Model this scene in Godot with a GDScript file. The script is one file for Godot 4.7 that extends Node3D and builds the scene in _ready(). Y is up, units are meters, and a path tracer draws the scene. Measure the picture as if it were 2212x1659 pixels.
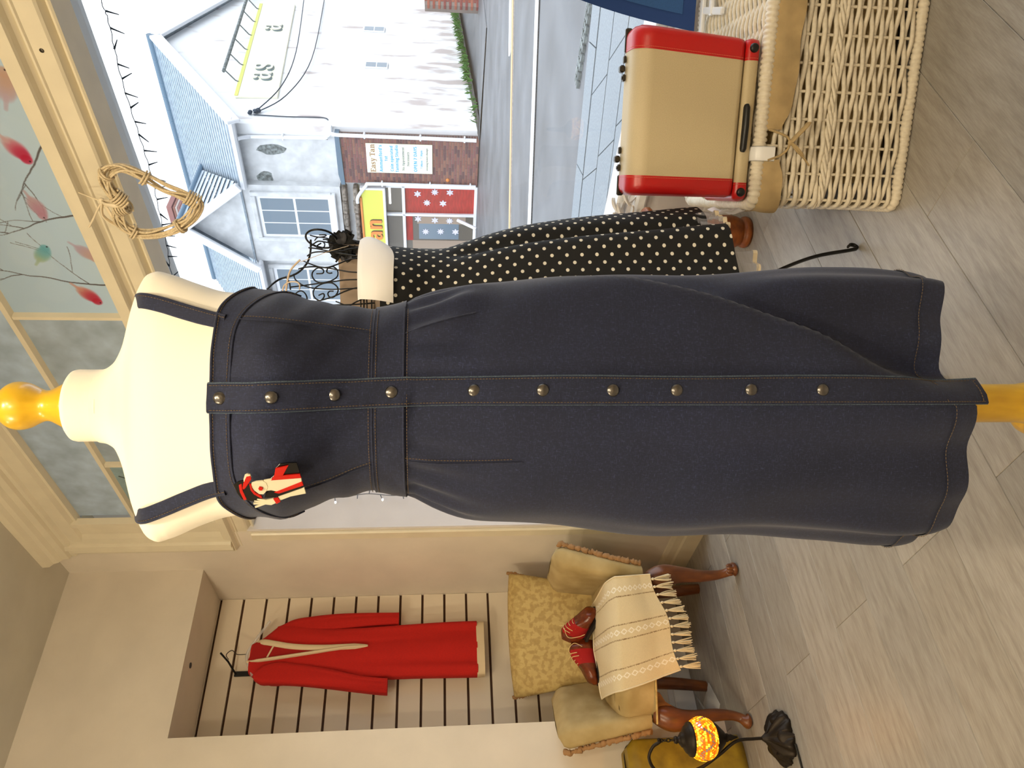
extends Node3D
# A dress shop seen in portrait with the phone held sideways: the frame is turned a quarter, so the room's up is the picture's left.
# World: x runs along the alcove wall towards the shop window, -z along the window wall; the camera stands over the origin.

const EYE := 1.1
const YAW := deg_to_rad(39.36)
const PITCH := deg_to_rad(5.55)
const XR := 1.463      # face of the window wall
const XW := 2.262      # wall and frame of the bay
const ZF := -3.007     # face of the alcove wall
const ZS := -3.308     # face of the slat panels
const TOP := 2.612     # ceiling

var rt := Vector3(cos(YAW), 0, sin(YAW))
var fw := Vector3(sin(YAW), 0, -cos(YAW))
var M := {}
var T := {}
var rng := RandomNumberGenerator.new()
var names := {}

func _ready():
	rng.seed = 7
	# --- camera
	var cam := Camera3D.new()
	cam.name = "camera"
	var f := fw * cos(PITCH) - Vector3.UP * sin(PITCH)
	var u := fw * sin(PITCH) + Vector3.UP * cos(PITCH)
	# quarter turn: the camera's right is the room's down, its up is the room's right
	cam.transform = Transform3D(Basis(-u, rt, -f), Vector3(0, EYE, 0))
	cam.fov = rad_to_deg(2.0 * atan(829.5 / 1625.0))
	cam.near = 0.05
	cam.far = 300.0
	add_child(cam)
	# --- overcast sky
	var env := Environment.new()
	env.background_mode = Environment.BG_SKY
	var psm := ProceduralSkyMaterial.new()
	psm.sky_top_color = Color(0.93, 0.965, 1.0)
	psm.sky_horizon_color = Color(0.93, 0.965, 1.0)
	psm.ground_bottom_color = Color(0.45, 0.47, 0.5)
	psm.ground_horizon_color = Color(0.6, 0.62, 0.65)
	psm.sky_energy_multiplier = 1.0
	var sky := Sky.new()
	sky.sky_material = psm
	env.sky = sky
	env.background_energy_multiplier = SKY
	env.ambient_light_source = Environment.AMBIENT_SOURCE_SKY
	env.tonemap_mode = Environment.TONE_MAPPER_LINEAR
	env.tonemap_exposure = EXPOSURE
	env.sdfgi_enabled = true
	env.ssao_enabled = true
	env.ssil_enabled = true
	var we := WorldEnvironment.new()
	we.name = "world_environment"
	we.environment = env
	add_child(we)
	materials()
	# --- unseen warm ceiling spotlights and added fill globes (all above and behind the frame)
	for s in UNSEEN_SPOTS:
		unseen_ceiling_spot(s[0], s[1], s[2], s[3], s[4])
	for g in FILL_GLOBES:
		added_fill_globe(g[0], g[1], g[2])
	room()
	bay()
	street()
	dress_form()
	wire_form()
	hamper()
	armchair()
	slat_display()
	lamp_corner()
	window_things()

const SKY := 2.75
const EXPOSURE := 1.0
# lamps out of view: place, aimed at, energy, cone, what it stands near
const UNSEEN_SPOTS := [
	[Vector3(0.15, 2.5, -0.15), Vector3(0.68, 1.3, -0.87), 1.2, 48.0, "unseen white ceiling spotlight placed to light the denim dress"],
	[Vector3(-0.3, 2.5, -1.5), Vector3(0.8, 0.3, -2.3), 0.7, 62.0, "unseen white ceiling spotlight placed to light the armchair"],
	[Vector3(-0.2, 2.5, 0.6), Vector3(1.3, 0.2, -0.9), 0.9, 60.0, "unseen white ceiling spotlight placed to light the wicker hamper"],
]
# opal globes added out of view as fill light for the shop
const FILL_GLOBES := [
	[Vector3(-1.3, 2.32, -1.2), 1.7, "added opal fill globe out of view nearer the alcove"],
	[Vector3(-1.2, 2.32, 1.2), 1.9, "added opal fill globe behind the camera"],
]
const WARM := Color(1.0, 0.925, 0.79)

func unseen_ceiling_spot(at: Vector3, to: Vector3, energy: float, cone: float, label: String):  # lamp out of view, placed for what it lights
	var t = thing("unseen_ceiling_spotlight", label, "spotlight", at, 0.0, "unseen ceiling spotlights")
	var dir := (to - at).normalized()
	var b := MB.new()
	b.lathe([[0.0, TOP - at.y], [0.045, TOP - at.y], [0.045, TOP - at.y - 0.02], [0.0, TOP - at.y - 0.02]], 20)
	b.tube([Vector3(0, TOP - at.y - 0.02, 0), Vector3.ZERO], 0.008, 8)
	part("mount", b, M.white_paint, t)
	b = MB.new()
	var q := Basis(Quaternion(Vector3.DOWN, dir))
	b.lathe([[0.0, 0.07], [0.03, 0.07], [0.045, 0.05], [0.052, -0.05], [0.048, -0.05], [0.042, -0.02], [0.0, -0.02]], 24, Transform3D(q, Vector3.ZERO))
	part("housing", b, M.white_paint, t)
	b = MB.new()
	b.lathe([[0.0, -0.03], [0.04, -0.03]], 24, Transform3D(q, Vector3.ZERO))
	part("lamp_glass", b, M.bulb, t)
	var l := SpotLight3D.new()
	l.name = "spot"
	l.light_color = WARM
	l.light_energy = energy
	l.spot_angle = cone
	l.spot_angle_attenuation = 0.9
	l.spot_range = 9.0
	l.spot_attenuation = 2.0
	l.light_size = 0.05
	l.shadow_enabled = true
	t.add_child(l)
	l.look_at_from_position(at + dir * 0.06, to, Vector3.RIGHT if absf(dir.y) > 0.95 else Vector3.UP)
	l.position = dir * 0.06

func added_fill_globe(at: Vector3, energy: float, label: String):  # added fill lamp that brightens the room from out of view
	var t = thing("added_fill_globe", label, "ceiling light", at, 0.0, "added fill globes")
	var b := MB.new()
	b.lathe([[0.0, TOP - at.y], [0.06, TOP - at.y], [0.06, TOP - at.y - 0.02], [0.012, TOP - at.y - 0.03], [0.012, 0.12], [0.05, 0.11], [0.055, 0.095], [0.0, 0.095]], 24)
	part("ceiling_mount", b, M.white_paint, t)
	b = MB.new()
	b.blob(Vector3.ZERO, Vector3(0.11, 0.105, 0.11), 32, 20)
	part("globe_bulb", b, M.bulb, t)
	var l := OmniLight3D.new()
	l.name = "glow"
	l.light_color = WARM
	l.light_energy = energy
	l.light_size = 0.1
	l.omni_range = 12.0
	l.omni_attenuation = 2.0
	l.shadow_enabled = true
	t.add_child(l)

# ---------------------------------------------------------------- naming
func numbered(called: String) -> String:
	var n: int = names.get(called, 0)
	names[called] = n + 1
	return called if n == 0 else "%s_%03d" % [called, n]

func tag(o: Node, label: String, category := "", group := "", kind := ""):
	if label: o.set_meta("label", label)
	if category: o.set_meta("category", category)
	if group: o.set_meta("group", group)
	if kind: o.set_meta("kind", kind)
	return o

func thing(called: String, label: String, category: String, at := Vector3.ZERO, turn := 0.0, group := ""):
	var o := Node3D.new()
	o.name = numbered(called)
	add_child(o, true)
	o.position = at
	o.rotation.y = turn
	return tag(o, label, category, group)

func part(called: String, b: MB, m: Material, parent: Node, label := "") -> MeshInstance3D:
	var mi := MeshInstance3D.new()
	mi.mesh = b.mesh()
	mi.material_override = m
	if parent == self:
		mi.name = numbered(called)
	else:
		mi.name = called
	parent.add_child(mi, true)
	if label: mi.set_meta("label", label)
	return mi

func put(called: String, mesh: Mesh, m: Material, parent: Node, at := Transform3D.IDENTITY) -> MeshInstance3D:
	var mi := MeshInstance3D.new()
	mi.mesh = mesh
	mi.material_override = m
	mi.name = called
	mi.transform = at
	parent.add_child(mi, true)
	return mi

func solo(called: String, b: MB, m: Material, label: String, category: String, group := "") -> MeshInstance3D:
	return tag(part(called, b, m, self), label, category, group)

func struct(called: String, b: MB, m: Material, label := "") -> MeshInstance3D:
	return tag(part(called, b, m, self), label, "", "", "structure")

func hp(r: float, h: float, f: float) -> Vector3:
	return rt * r + Vector3.UP * h + fw * f

func letters(text: String, size: float, m: Material, parent: Node, at: Transform3D, font := "Droid Sans", depth := 0.012, called := "lettering"):
	var tm := TextMesh.new()
	var sf := SystemFont.new()
	sf.font_names = PackedStringArray([font])
	sf.font_weight = 700
	tm.font = sf
	tm.text = text
	tm.font_size = 32
	tm.pixel_size = size / 32.0
	tm.depth = depth
	tm.curve_step = 2.0
	return put(called, tm, m, parent, at)

# ---------------------------------------------------------------- mesh building
class MB:
	var v := PackedVector3Array()
	var n := PackedVector3Array()
	var uv := PackedVector2Array()
	var c := PackedColorArray()
	var i := PackedInt32Array()
	var col := Color.WHITE

	func add(p: Vector3, nn: Vector3, t := Vector2.ZERO) -> int:
		v.append(p)
		n.append(nn)
		uv.append(t)
		c.append(col)
		return v.size() - 1

	# a, b, c counter-clockwise seen from outside
	func tri(a: int, b: int, cc: int):
		i.append(a)
		i.append(cc)
		i.append(b)

	func face(pts: Array):
		var nn: Vector3 = (pts[1] - pts[0]).cross(pts[2] - pts[0]).normalized()
		if nn == Vector3.ZERO and pts.size() > 3:
			nn = (pts[2] - pts[0]).cross(pts[3] - pts[0]).normalized()
		var k := v.size()
		var ax := Vector3.UP if absf(nn.y) < 0.8 else Vector3.RIGHT
		var t := ax.cross(nn).normalized()
		var bt := nn.cross(t)
		for p in pts:
			add(p, nn, Vector2(p.dot(t), -p.dot(bt)))
		for j in range(1, pts.size() - 1):
			tri(k, k + j, k + j + 1)

	func box(at: Vector3, size: Vector3, bev := 0.0, q := Basis.IDENTITY):
		var h := size * 0.5
		var e := minf(bev, minf(h.x, minf(h.y, h.z)) * 0.98)
		if e <= 0.0:
			for ax in 3:
				for s in [-1.0, 1.0]:
					var pts := []
					var a1 := (ax + 1) % 3
					var a2 := (ax + 2) % 3
					for k in [[-1, -1], [1, -1], [1, 1], [-1, 1]]:
						var p := Vector3.ZERO
						p[ax] = h[ax] * s
						p[a1] = h[a1] * k[0]
						p[a2] = h[a2] * k[1]
						pts.append(at + q * p)
					if s < 0: pts.reverse()
					face(pts)
			return
		for ax in 3:
			var a1 := (ax + 1) % 3
			var a2 := (ax + 2) % 3
			for s in [-1.0, 1.0]:
				var pts := []
				for k in [[-1, -1], [1, -1], [1, 1], [-1, 1]]:
					var p := Vector3.ZERO
					p[ax] = h[ax] * s
					p[a1] = (h[a1] - e) * k[0]
					p[a2] = (h[a2] - e) * k[1]
					pts.append(at + q * p)
				if s < 0: pts.reverse()
				face(pts)
				# edges between faces ax and a1
				for s2 in [-1.0, 1.0]:
					var pts2 := []
					for k in [[0, -1], [1, -1], [1, 1], [0, 1]]:
						var p := Vector3.ZERO
						p[ax] = (h[ax] if k[0] == 0 else h[ax] - e) * s
						p[a1] = (h[a1] - e if k[0] == 0 else h[a1]) * s2
						p[a2] = (h[a2] - e) * k[1]
						pts2.append(at + q * p)
					if s * s2 < 0: pts2.reverse()
					face(pts2)
		for sx in [-1.0, 1.0]:
			for sy in [-1.0, 1.0]:
				for sz in [-1.0, 1.0]:
					var pts := [at + q * Vector3(h.x * sx, (h.y - e) * sy, (h.z - e) * sz), at + q * Vector3((h.x - e) * sx, h.y * sy, (h.z - e) * sz), at + q * Vector3((h.x - e) * sx, (h.y - e) * sy, h.z * sz)]
					if sx * sy * sz < 0: pts.reverse()
					face(pts)

	# from corner to corner
	func span(a: Vector3, b: Vector3, bev := 0.0):
		box((a + b) * 0.5, (b - a).abs(), bev)

	# rows of equal length; smooth normals; du x dv points outwards
	func grid(rows: Array, closed_v := false, closed_u := false, uvs := Vector2.ONE, flip := false):
		var nu := rows.size()
		var nv: int = rows[0].size()
		var k := v.size()
		var acc := PackedVector3Array()
		acc.resize(nu * nv)
		for a in nu - 1:
			for b in nv - 1:
				var p0: Vector3 = rows[a][b]
				var p1: Vector3 = rows[a + 1][b]
				var p2: Vector3 = rows[a + 1][b + 1]
				var p3: Vector3 = rows[a][b + 1]
				var nn := (p2 - p0).cross(p3 - p1)
				for j in [a * nv + b, (a + 1) * nv + b, (a + 1) * nv + b + 1, a * nv + b + 1]:
					acc[j] += nn
		if closed_v:
			for a in nu:
				var s := acc[a * nv] + acc[a * nv + nv - 1]
				acc[a * nv] = s
				acc[a * nv + nv - 1] = s
		if closed_u:
			for b in nv:
				var s := acc[b] + acc[(nu - 1) * nv + b]
				acc[b] = s
				acc[(nu - 1) * nv + b] = s
		var sg := -1.0 if flip else 1.0
		for a in nu:
			for b in nv:
				add(rows[a][b], acc[a * nv + b].normalized() * sg, Vector2(float(b) / (nv - 1) * uvs.x, float(a) / (nu - 1) * uvs.y))
		for a in nu - 1:
			for b in nv - 1:
				var q0 := k + a * nv + b
				var q1 := q0 + nv
				if flip:
					tri(q0, q1 + 1, q1)
					tri(q0, q0 + 1, q1 + 1)
				else:
					tri(q0, q1, q1 + 1)
					tri(q0, q1 + 1, q0 + 1)

	func tube(pts: Array, rad, sides := 8, caps := true, closed := false, flat := 1.0):
		var m := pts.size()
		var rows := []
		var up := Vector3.UP
		var prev := Vector3.ZERO
		for k in m:
			var t: Vector3
			if closed:
				t = pts[(k + 1) % m] - pts[(k - 1 + m) % m]
			else:
				t = pts[mini(k + 1, m - 1)] - pts[maxi(k - 1, 0)]
			t = t.normalized()
			if k == 0:
				up = Vector3.UP if absf(t.y) < 0.9 else Vector3.RIGHT
			else:
				up = Quaternion(prev, t) * up if prev.dot(t) > -0.999 else up
			var a := t.cross(up).normalized()
			up = a.cross(t).normalized()
			prev = t
			var r: float = rad[k] if rad is Array else rad
			var row := PackedVector3Array()
			for j in sides + 1:
				var w := TAU * j / sides
				row.append(pts[k] + a * cos(w) * r + up * sin(w) * r * flat)
			rows.append(row)
		if closed:
			rows.append(rows[0])
		grid(rows, true, closed)
		if caps and not closed:
			for e in [0, m - 1]:
				var pl := []
				for j in sides: pl.append(rows[e][j])
				if e == 0: pl.reverse()
				pl.reverse()
				face(pl)

	# profile of [radius, y] from top to bottom (outside faces out); repeat a point for a sharp edge
	func lathe(prof: Array, segs := 24, x := Transform3D.IDENTITY, squash := 1.0):
		var rows := []
		for p in prof:
			var row := PackedVector3Array()
			for j in segs + 1:
				var w := TAU * j / segs
				row.append(x * Vector3(sin(w) * p[0], p[1], cos(w) * p[0] * squash))
			rows.append(row)
		grid(rows, true)

	# polygon in x/y, thick along +z
	func extrude(poly: PackedVector2Array, depth: float, x := Transform3D.IDENTITY, bev := 0.0):
		var pl := poly
		if x.basis.determinant() < 0.0:
			pl = pl.duplicate()
			for k in pl.size(): pl[k] = Vector2(pl[k].x, -pl[k].y)
			x.basis.y = -x.basis.y
		if Geometry2D.is_polygon_clockwise(pl):
			pl = pl.duplicate()
			pl.reverse()
		var ins := pl
		if bev > 0.0:
			var off := Geometry2D.offset_polygon(pl, -bev, Geometry2D.JOIN_MITER)
			if off.size() == 1 and off[0].size() == pl.size():
				ins = off[0]
				if Geometry2D.is_polygon_clockwise(ins): ins.reverse()
				# line the inset up with its outline
				var best := 0
				for k in ins.size():
					if ins[k].distance_to(pl[0]) < ins[best].distance_to(pl[0]): best = k
				var al := PackedVector2Array()
				for k in ins.size(): al.append(ins[(k + best) % ins.size()])
				ins = al
			else:
				bev = 0.0
		var t := Geometry2D.triangulate_polygon(ins)
		var nz := (x.basis * Vector3(0, 0, 1)).normalized()
		var k := v.size()
		for p in ins: add(x * Vector3(p.x, p.y, depth), nz, p)
		for j in range(0, t.size(), 3): _up(k, t[j], t[j + 1], t[j + 2], ins)
		k = v.size()
		var back := Geometry2D.triangulate_polygon(pl)
		for p in pl: add(x * Vector3(p.x, p.y, 0), -nz, p)
		for j in range(0, back.size(), 3): _up(k, back[j + 2], back[j + 1], back[j], pl, -1.0)
		for j in pl.size():
			var a := pl[j]
			var b := pl[(j + 1) % pl.size()]
			face([x * Vector3(a.x, a.y, 0), x * Vector3(b.x, b.y, 0), x * Vector3(b.x, b.y, depth - bev), x * Vector3(a.x, a.y, depth - bev)])
			if bev > 0.0:
				var a2 := ins[j]
				var b2 := ins[(j + 1) % ins.size()]
				face([x * Vector3(a.x, a.y, depth - bev), x * Vector3(b.x, b.y, depth - bev), x * Vector3(b2.x, b2.y, depth), x * Vector3(a2.x, a2.y, depth)])

	func _up(k: int, a: int, b: int, cc: int, pl: PackedVector2Array, s := 1.0):
		if (pl[b] - pl[a]).cross(pl[cc] - pl[a]) * s > 0:
			tri(k + a, k + b, k + cc)
		else:
			tri(k + a, k + cc, k + b)

	# section in the x/y plane swept along z from z0 to z1 (outline runs counter-clockwise)
	func sweep_z(poly: PackedVector2Array, z0: float, z1: float):
		extrude(poly, z1 - z0, Transform3D(Basis.IDENTITY, Vector3(0, 0, z0)))

	func blob(at: Vector3, r: Vector3, segs := 12, rings := 8, q := Basis.IDENTITY):
		var rows := []
		for a in rings + 1:
			var th := PI * a / rings
			var row := PackedVector3Array()
			for b in segs + 1:
				var w := TAU * b / segs
				row.append(at + q * Vector3(sin(th) * sin(w) * r.x, cos(th) * r.y, sin(th) * cos(w) * r.z))
			rows.append(row)
		grid(rows, true)

	func mesh() -> ArrayMesh:
		var am := ArrayMesh.new()
		var a := []
		a.resize(Mesh.ARRAY_MAX)
		a[Mesh.ARRAY_VERTEX] = v
		a[Mesh.ARRAY_NORMAL] = n
		a[Mesh.ARRAY_TEX_UV] = uv
		if c.size() and c.count(Color.WHITE) < c.size():
			a[Mesh.ARRAY_COLOR] = c
		a[Mesh.ARRAY_INDEX] = i
		am.add_surface_from_arrays(Mesh.PRIMITIVE_TRIANGLES, a)
		return am

func pv(a: Array) -> PackedVector2Array:
	var out := PackedVector2Array()
	for k in range(0, a.size(), 2): out.append(Vector2(a[k], a[k + 1]))
	return out

func spline(pts: Array, per := 6, closed := false) -> Array:
	var out := []
	var m := pts.size()
	for k in (m if closed else m - 1):
		var p0: Vector3 = pts[(k - 1 + m) % m] if closed else pts[maxi(k - 1, 0)]
		var p1: Vector3 = pts[k]
		var p2: Vector3 = pts[(k + 1) % m]
		var p3: Vector3 = pts[(k + 2) % m] if closed else pts[mini(k + 2, m - 1)]
		for j in per:
			out.append(p1.cubic_interpolate(p2, p0, p3, float(j) / per))
	if not closed: out.append(pts[m - 1])
	return out

# smooth value from a table of rows [key, value, value ...] with rising keys
func look(t: Array, key: float, column: int) -> float:
	var m := t.size()
	if key <= t[0][0]: return t[0][column]
	if key >= t[m - 1][0]: return t[m - 1][column]
	var k := 0
	while t[k + 1][0] < key: k += 1
	var a := maxi(k - 1, 0)
	var d := mini(k + 2, m - 1)
	var w: float = (key - t[k][0]) / (t[k + 1][0] - t[k][0])
	return cubic_interpolate_in_time(t[k][column], t[k + 1][column], t[a][column], t[d][column], w, t[k + 1][0] - t[k][0], t[a][0] - t[k][0] if a < k else -(t[k + 1][0] - t[k][0]), t[d][0] - t[k][0] if d > k + 1 else 2.0 * (t[k + 1][0] - t[k][0]))

# ---------------------------------------------------------------- materials
func mat(color: Color, rough := 0.7, metal := 0.0, tex: Texture2D = null, scale := Vector3.ONE, world := false) -> StandardMaterial3D:
	var m := StandardMaterial3D.new()
	m.albedo_color = color
	m.roughness = rough
	m.metallic = metal
	if tex:
		m.albedo_texture = tex
		if scale != Vector3.ZERO:
			m.uv1_triplanar = true
			m.uv1_world_triplanar = world
			m.uv1_scale = scale
	return m

func noise(freq: float, a: Color, b: Color, seed_ := 1, oct := 4, size := 256, c := Color(-1, 0, 0), type := FastNoiseLite.TYPE_SIMPLEX_SMOOTH) -> NoiseTexture2D:
	var fn := FastNoiseLite.new()
	fn.seed = seed_
	fn.noise_type = type
	fn.frequency = freq
	fn.fractal_octaves = oct
	var g := Gradient.new()
	g.set_color(0, a)
	g.set_color(1, b)
	if c.r >= 0: g.add_point(0.5, c)
	var t := NoiseTexture2D.new()
	t.width = size
	t.height = size
	t.seamless = true
	t.noise = fn
	t.color_ramp = g
	return t

func bump(m: StandardMaterial3D, tex: Texture2D, cm: float):
	m.heightmap_enabled = true
	m.heightmap_texture = tex
	m.heightmap_scale = cm
	return m

func image_tex(w: int, h: int, f: Callable) -> ImageTexture:
	var im := Image.create_empty(w, h, false, Image.FORMAT_RGB8)
	for y in h:
		for x in w:
			im.set_pixel(x, y, f.call(x, y))
	return ImageTexture.create_from_image(im)

func materials():
	var grey := noise(0.03, Color(0.3, 0.3, 0.3), Color(0.7, 0.7, 0.7), 3, 5)
	T.grain = grey
	T.fine = noise(0.18, Color(0.25, 0.25, 0.25), Color(0.75, 0.75, 0.75), 5, 3)
	# plaster and paint
	var plaster := noise(0.012, Color(0.95, 0.95, 0.95), Color(1, 1, 1), 9, 5)
	M.wall = bump(mat(Color(0.90, 0.86, 0.80), 0.75, 0, plaster, Vector3.ONE, true), T.fine, 0.02)
	M.ceiling = mat(Color(0.86, 0.84, 0.79), 0.85, 0, plaster, Vector3.ONE, true)
	M.bay_wall = mat(Color(0.88, 0.86, 0.86), 0.7, 0, plaster, Vector3.ONE, true)
	M.cream_gloss = bump(mat(Color(0.91, 0.87, 0.77), 0.35, 0, plaster, Vector3(2, 2, 2), true), T.grain, 0.03)
	M.frame_grey = mat(Color(0.82, 0.84, 0.86), 0.22)
	M.white_gloss = mat(Color(0.92, 0.92, 0.92), 0.3)
	M.white_paint = mat(Color(0.88, 0.87, 0.85), 0.5)
	M.slat = mat(Color(0.90, 0.85, 0.77), 0.45)
	M.slat_groove = mat(Color(0.30, 0.18, 0.09), 0.7)
	M.bulb = mat(Color(1, 0.95, 0.85), 0.3)
	M.bulb.emission_enabled = true
	M.bulb.emission = Color(1.0, 0.88, 0.68)
	M.bulb.emission_energy_multiplier = 2.0
	# pale grey oak boards: streaks along x
	var oak := noise(0.02, Color(0.68, 0.66, 0.63), Color(0.80, 0.79, 0.77), 21, 5, 512, Color(0.76, 0.745, 0.72))
	var oakfine := noise(0.06, Color(0.90, 0.895, 0.89), Color(1, 1, 1), 22, 3, 256)
	M.oak = []
	for k in 7:
		var m := mat(Color.from_hsv(0.10, 0.02 + 0.01 * (k % 3), 0.80 + 0.014 * (k * 5 % 7)), 0.42, 0, oak, Vector3(0.55, 1.0, 3.6), true)
		m.uv1_offset = Vector3(0.37 * k, 0.0, 0.23 * k)
		m.detail_enabled = true
		m.detail_albedo = oakfine
		m.detail_blend_mode = BaseMaterial3D.BLEND_MODE_MUL
		m.detail_uv_layer = BaseMaterial3D.DETAIL_UV_2
		m.uv2_triplanar = true
		m.uv2_world_triplanar = true
		m.uv2_scale = Vector3(1.6, 2.0, 17.0)
		M.oak.append(m)
	# glass
	M.glass = mat(Color(1, 1, 1, 0.04), 0.02)
	M.glass.transparency = BaseMaterial3D.TRANSPARENCY_ALPHA
	# denim: twill with pale slubs
	var r := RandomNumberGenerator.new()
	r.seed = 4
	var slub := PackedFloat32Array()
	slub.resize(256 * 256)
	for k in 2600:
		var x := r.randi() % 256
		var y := r.randi() % 256
		var ln := 2 + r.randi() % 9
		var hor := r.randf() < 0.45
		var w := r.randf_range(0.05, 0.4)
		for j in ln: slub[((y + (0 if hor else j)) % 256) * 256 + (x + (j if hor else 0)) % 256] += w
	var denim := func(x, y):
		var tw: float = 0.85 + 0.15 * sin((x + y) * TAU / 4.0)
		var s: float = clampf(slub[y * 256 + x], 0.0, 0.8) + r.randf() * 0.12
		return Color(0.11, 0.14, 0.26) * tw + Color(0.25, 0.28, 0.34) * s
	T.denim = image_tex(256, 256, denim)
	var wash := noise(0.008, Color(0.72, 0.74, 0.78), Color(1.12, 1.1, 1.06), 31, 4)
	M.denim = mat(Color(0.88, 0.9, 0.95), 0.85, 0, T.denim, Vector3(9, 9, 9))
	M.denim.detail_enabled = true
	M.denim.detail_albedo = wash
	M.denim.detail_blend_mode = BaseMaterial3D.BLEND_MODE_MUL
	M.denim.detail_uv_layer = BaseMaterial3D.DETAIL_UV_2
	M.denim.uv2_triplanar = true
	M.denim.uv2_scale = Vector3(1.4, 1.4, 1.4)
	M.denim.rim_enabled = true
	M.denim.rim = 0.3
	M.denim.rim_tint = 0.9
	bump(M.denim, T.denim, 0.05)
	M.denim_worn = mat(Color(0.42, 0.50, 0.58), 0.9, 0, noise(0.1, Color(0.3, 0.3, 0.34), Color(1, 1, 1), 33, 3), Vector3(20, 20, 20))
	M.thread = mat(Color(0.40, 0.33, 0.24), 0.8)
	M.snap = mat(Color(0.47, 0.46, 0.45), 0.28, 1.0)
	M.jersey = bump(mat(Color(0.96, 0.935, 0.875), 0.85), T.fine, 0.01)
	M.gold_wood = mat(Color(1, 1, 1), 0.32, 0, noise(0.02, Color(0.82, 0.63, 0.10), Color(0.94, 0.77, 0.17), 41, 3), Vector3(9, 2.0, 9))
	M.gold_wood.clearcoat_enabled = true
	M.gold_wood.clearcoat = 0.5
	M.gold_wood.clearcoat_roughness = 0.2
	M.enamel_black = mat(Color(0.03, 0.03, 0.035), 0.18)
	M.enamel_red = mat(Color(0.78, 0.10, 0.05), 0.18)
	M.enamel_cream = mat(Color(0.90, 0.87, 0.76), 0.2)
	# black polka dots
	var dots := func(x, y):
		for p in [Vector2(32, 32), Vector2(96, 96)]:
			if Vector2(x + 0.5, y + 0.5).distance_to(p) < 15.0: return Color(0.88, 0.86, 0.80)
		return Color(0.028, 0.028, 0.032)
	M.polka = mat(Color.WHITE, 0.8, 0, image_tex(128, 128, dots), Vector3.ZERO)
	M.black_cloth = mat(Color(0.03, 0.03, 0.034), 0.85)
	M.grey_cloth = mat(Color(0.25, 0.25, 0.27), 0.85)
	M.lining = mat(Color(0.62, 0.55, 0.49), 0.8)
	M.white_cloth = mat(Color(0.96, 0.95, 0.94), 0.85)
	M.organza = mat(Color(0.8, 0.8, 0.84, 0.28), 0.5, 0)
	M.organza.transparency = BaseMaterial3D.TRANSPARENCY_ALPHA
	M.satin = mat(Color(0.90, 0.84, 0.72), 0.4)
	M.wire = mat(Color(0.03, 0.03, 0.035), 0.4, 0.3)
	M.beige_tape = mat(Color(0.84, 0.76, 0.67), 0.6)
	# wicker and its liner
	M.wicker = bump(mat(Color(0.93, 0.90, 0.83), 0.5, 0, noise(0.05, Color(0.9, 0.88, 0.85), Color(1, 1, 1), 51, 3), Vector3(6, 6, 6)), T.grain, 0.03)
	M.twig = bump(mat(Color(0.95, 0.89, 0.77), 0.65, 0, noise(0.05, Color(0.74, 0.7, 0.62), Color(1, 1, 1), 52, 3), Vector3(14, 14, 14)), T.grain, 0.05)
	M.liner = bump(mat(Color(0.75, 0.65, 0.47), 0.9, 0, noise(0.02, Color(0.85, 0.85, 0.85), Color(1, 1, 1), 53, 4), Vector3(3, 3, 3)), T.fine, 0.03)
	M.case_cream = bump(mat(Color(0.80, 0.735, 0.59), 0.55, 0, noise(0.15, Color(0.94, 0.94, 0.94), Color(1, 1, 1), 54, 3), Vector3(8, 8, 8)), T.fine, 0.03)
	M.case_red = bump(mat(Color(0.74, 0.10, 0.10), 0.3), T.fine, 0.015)
	M.stitch = mat(Color(0.90, 0.55, 0.42), 0.8)
	M.gunmetal = mat(Color(0.30, 0.28, 0.25), 0.35, 0.9)
	M.black_plastic = mat(Color(0.05, 0.05, 0.05), 0.4)
	M.blue_canvas = bump(mat(Color(0.16, 0.33, 0.55), 0.85, 0, noise(0.12, Color(0.85, 0.85, 0.85), Color(1, 1, 1), 55, 2), Vector3(9, 9, 9)), T.fine, 0.03)
	M.blue_border = mat(Color(0.06, 0.21, 0.44), 0.8)
	# armchair
	var brocade := noise(0.022, Color(0.64, 0.55, 0.35), Color(0.78, 0.70, 0.49), 61, 4, 512, Color(0.70, 0.61, 0.40), FastNoiseLite.TYPE_SIMPLEX)
	(brocade.color_ramp as Gradient).set_offset(1, 0.46)
	(brocade.color_ramp as Gradient).set_offset(2, 0.56)
	M.brocade = bump(mat(Color(0.98, 0.95, 0.88), 0.75, 0, brocade, Vector3(2.6, 2.6, 2.6)), brocade, 0.06)
	M.velvet = bump(mat(Color.WHITE, 0.9, 0, noise(0.012, Color(0.58, 0.49, 0.30), Color(0.76, 0.68, 0.50), 62, 5), Vector3(2.2, 2.2, 2.2)), T.fine, 0.04)
	M.fringe = mat(Color(0.60, 0.45, 0.29), 0.95)
	M.chair_wood = mat(Color.WHITE, 0.3, 0, noise(0.02, Color(0.30, 0.15, 0.06), Color(0.50, 0.29, 0.13), 63, 4), Vector3(7, 2, 7))
	M.throw = mat(Color.WHITE, 0.9, 0, throw_cloth(), Vector3.ZERO)
	bump(M.throw, T.fine, 0.03)
	M.tassel = mat(Color(0.86, 0.80, 0.67), 0.95)
	M.shoe_brown = mat(Color.WHITE, 0.25, 0, noise(0.02, Color(0.30, 0.11, 0.04), Color(0.50, 0.22, 0.07), 64, 3), Vector3(6, 6, 6))
	M.shoe_red = mat(Color(0.62, 0.04, 0.03), 0.9)
	M.shoe_sole = mat(Color(0.12, 0.09, 0.07), 0.7)
	M.lace = mat(Color(0.86, 0.76, 0.52), 0.8)
	M.knit_red = bump(mat(Color(0.76, 0.085, 0.035), 0.9, 0, noise(0.1, Color(0.88, 0.88, 0.88), Color(1, 1, 1), 65, 2), Vector3(12, 3, 12)), T.fine, 0.03)
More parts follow.
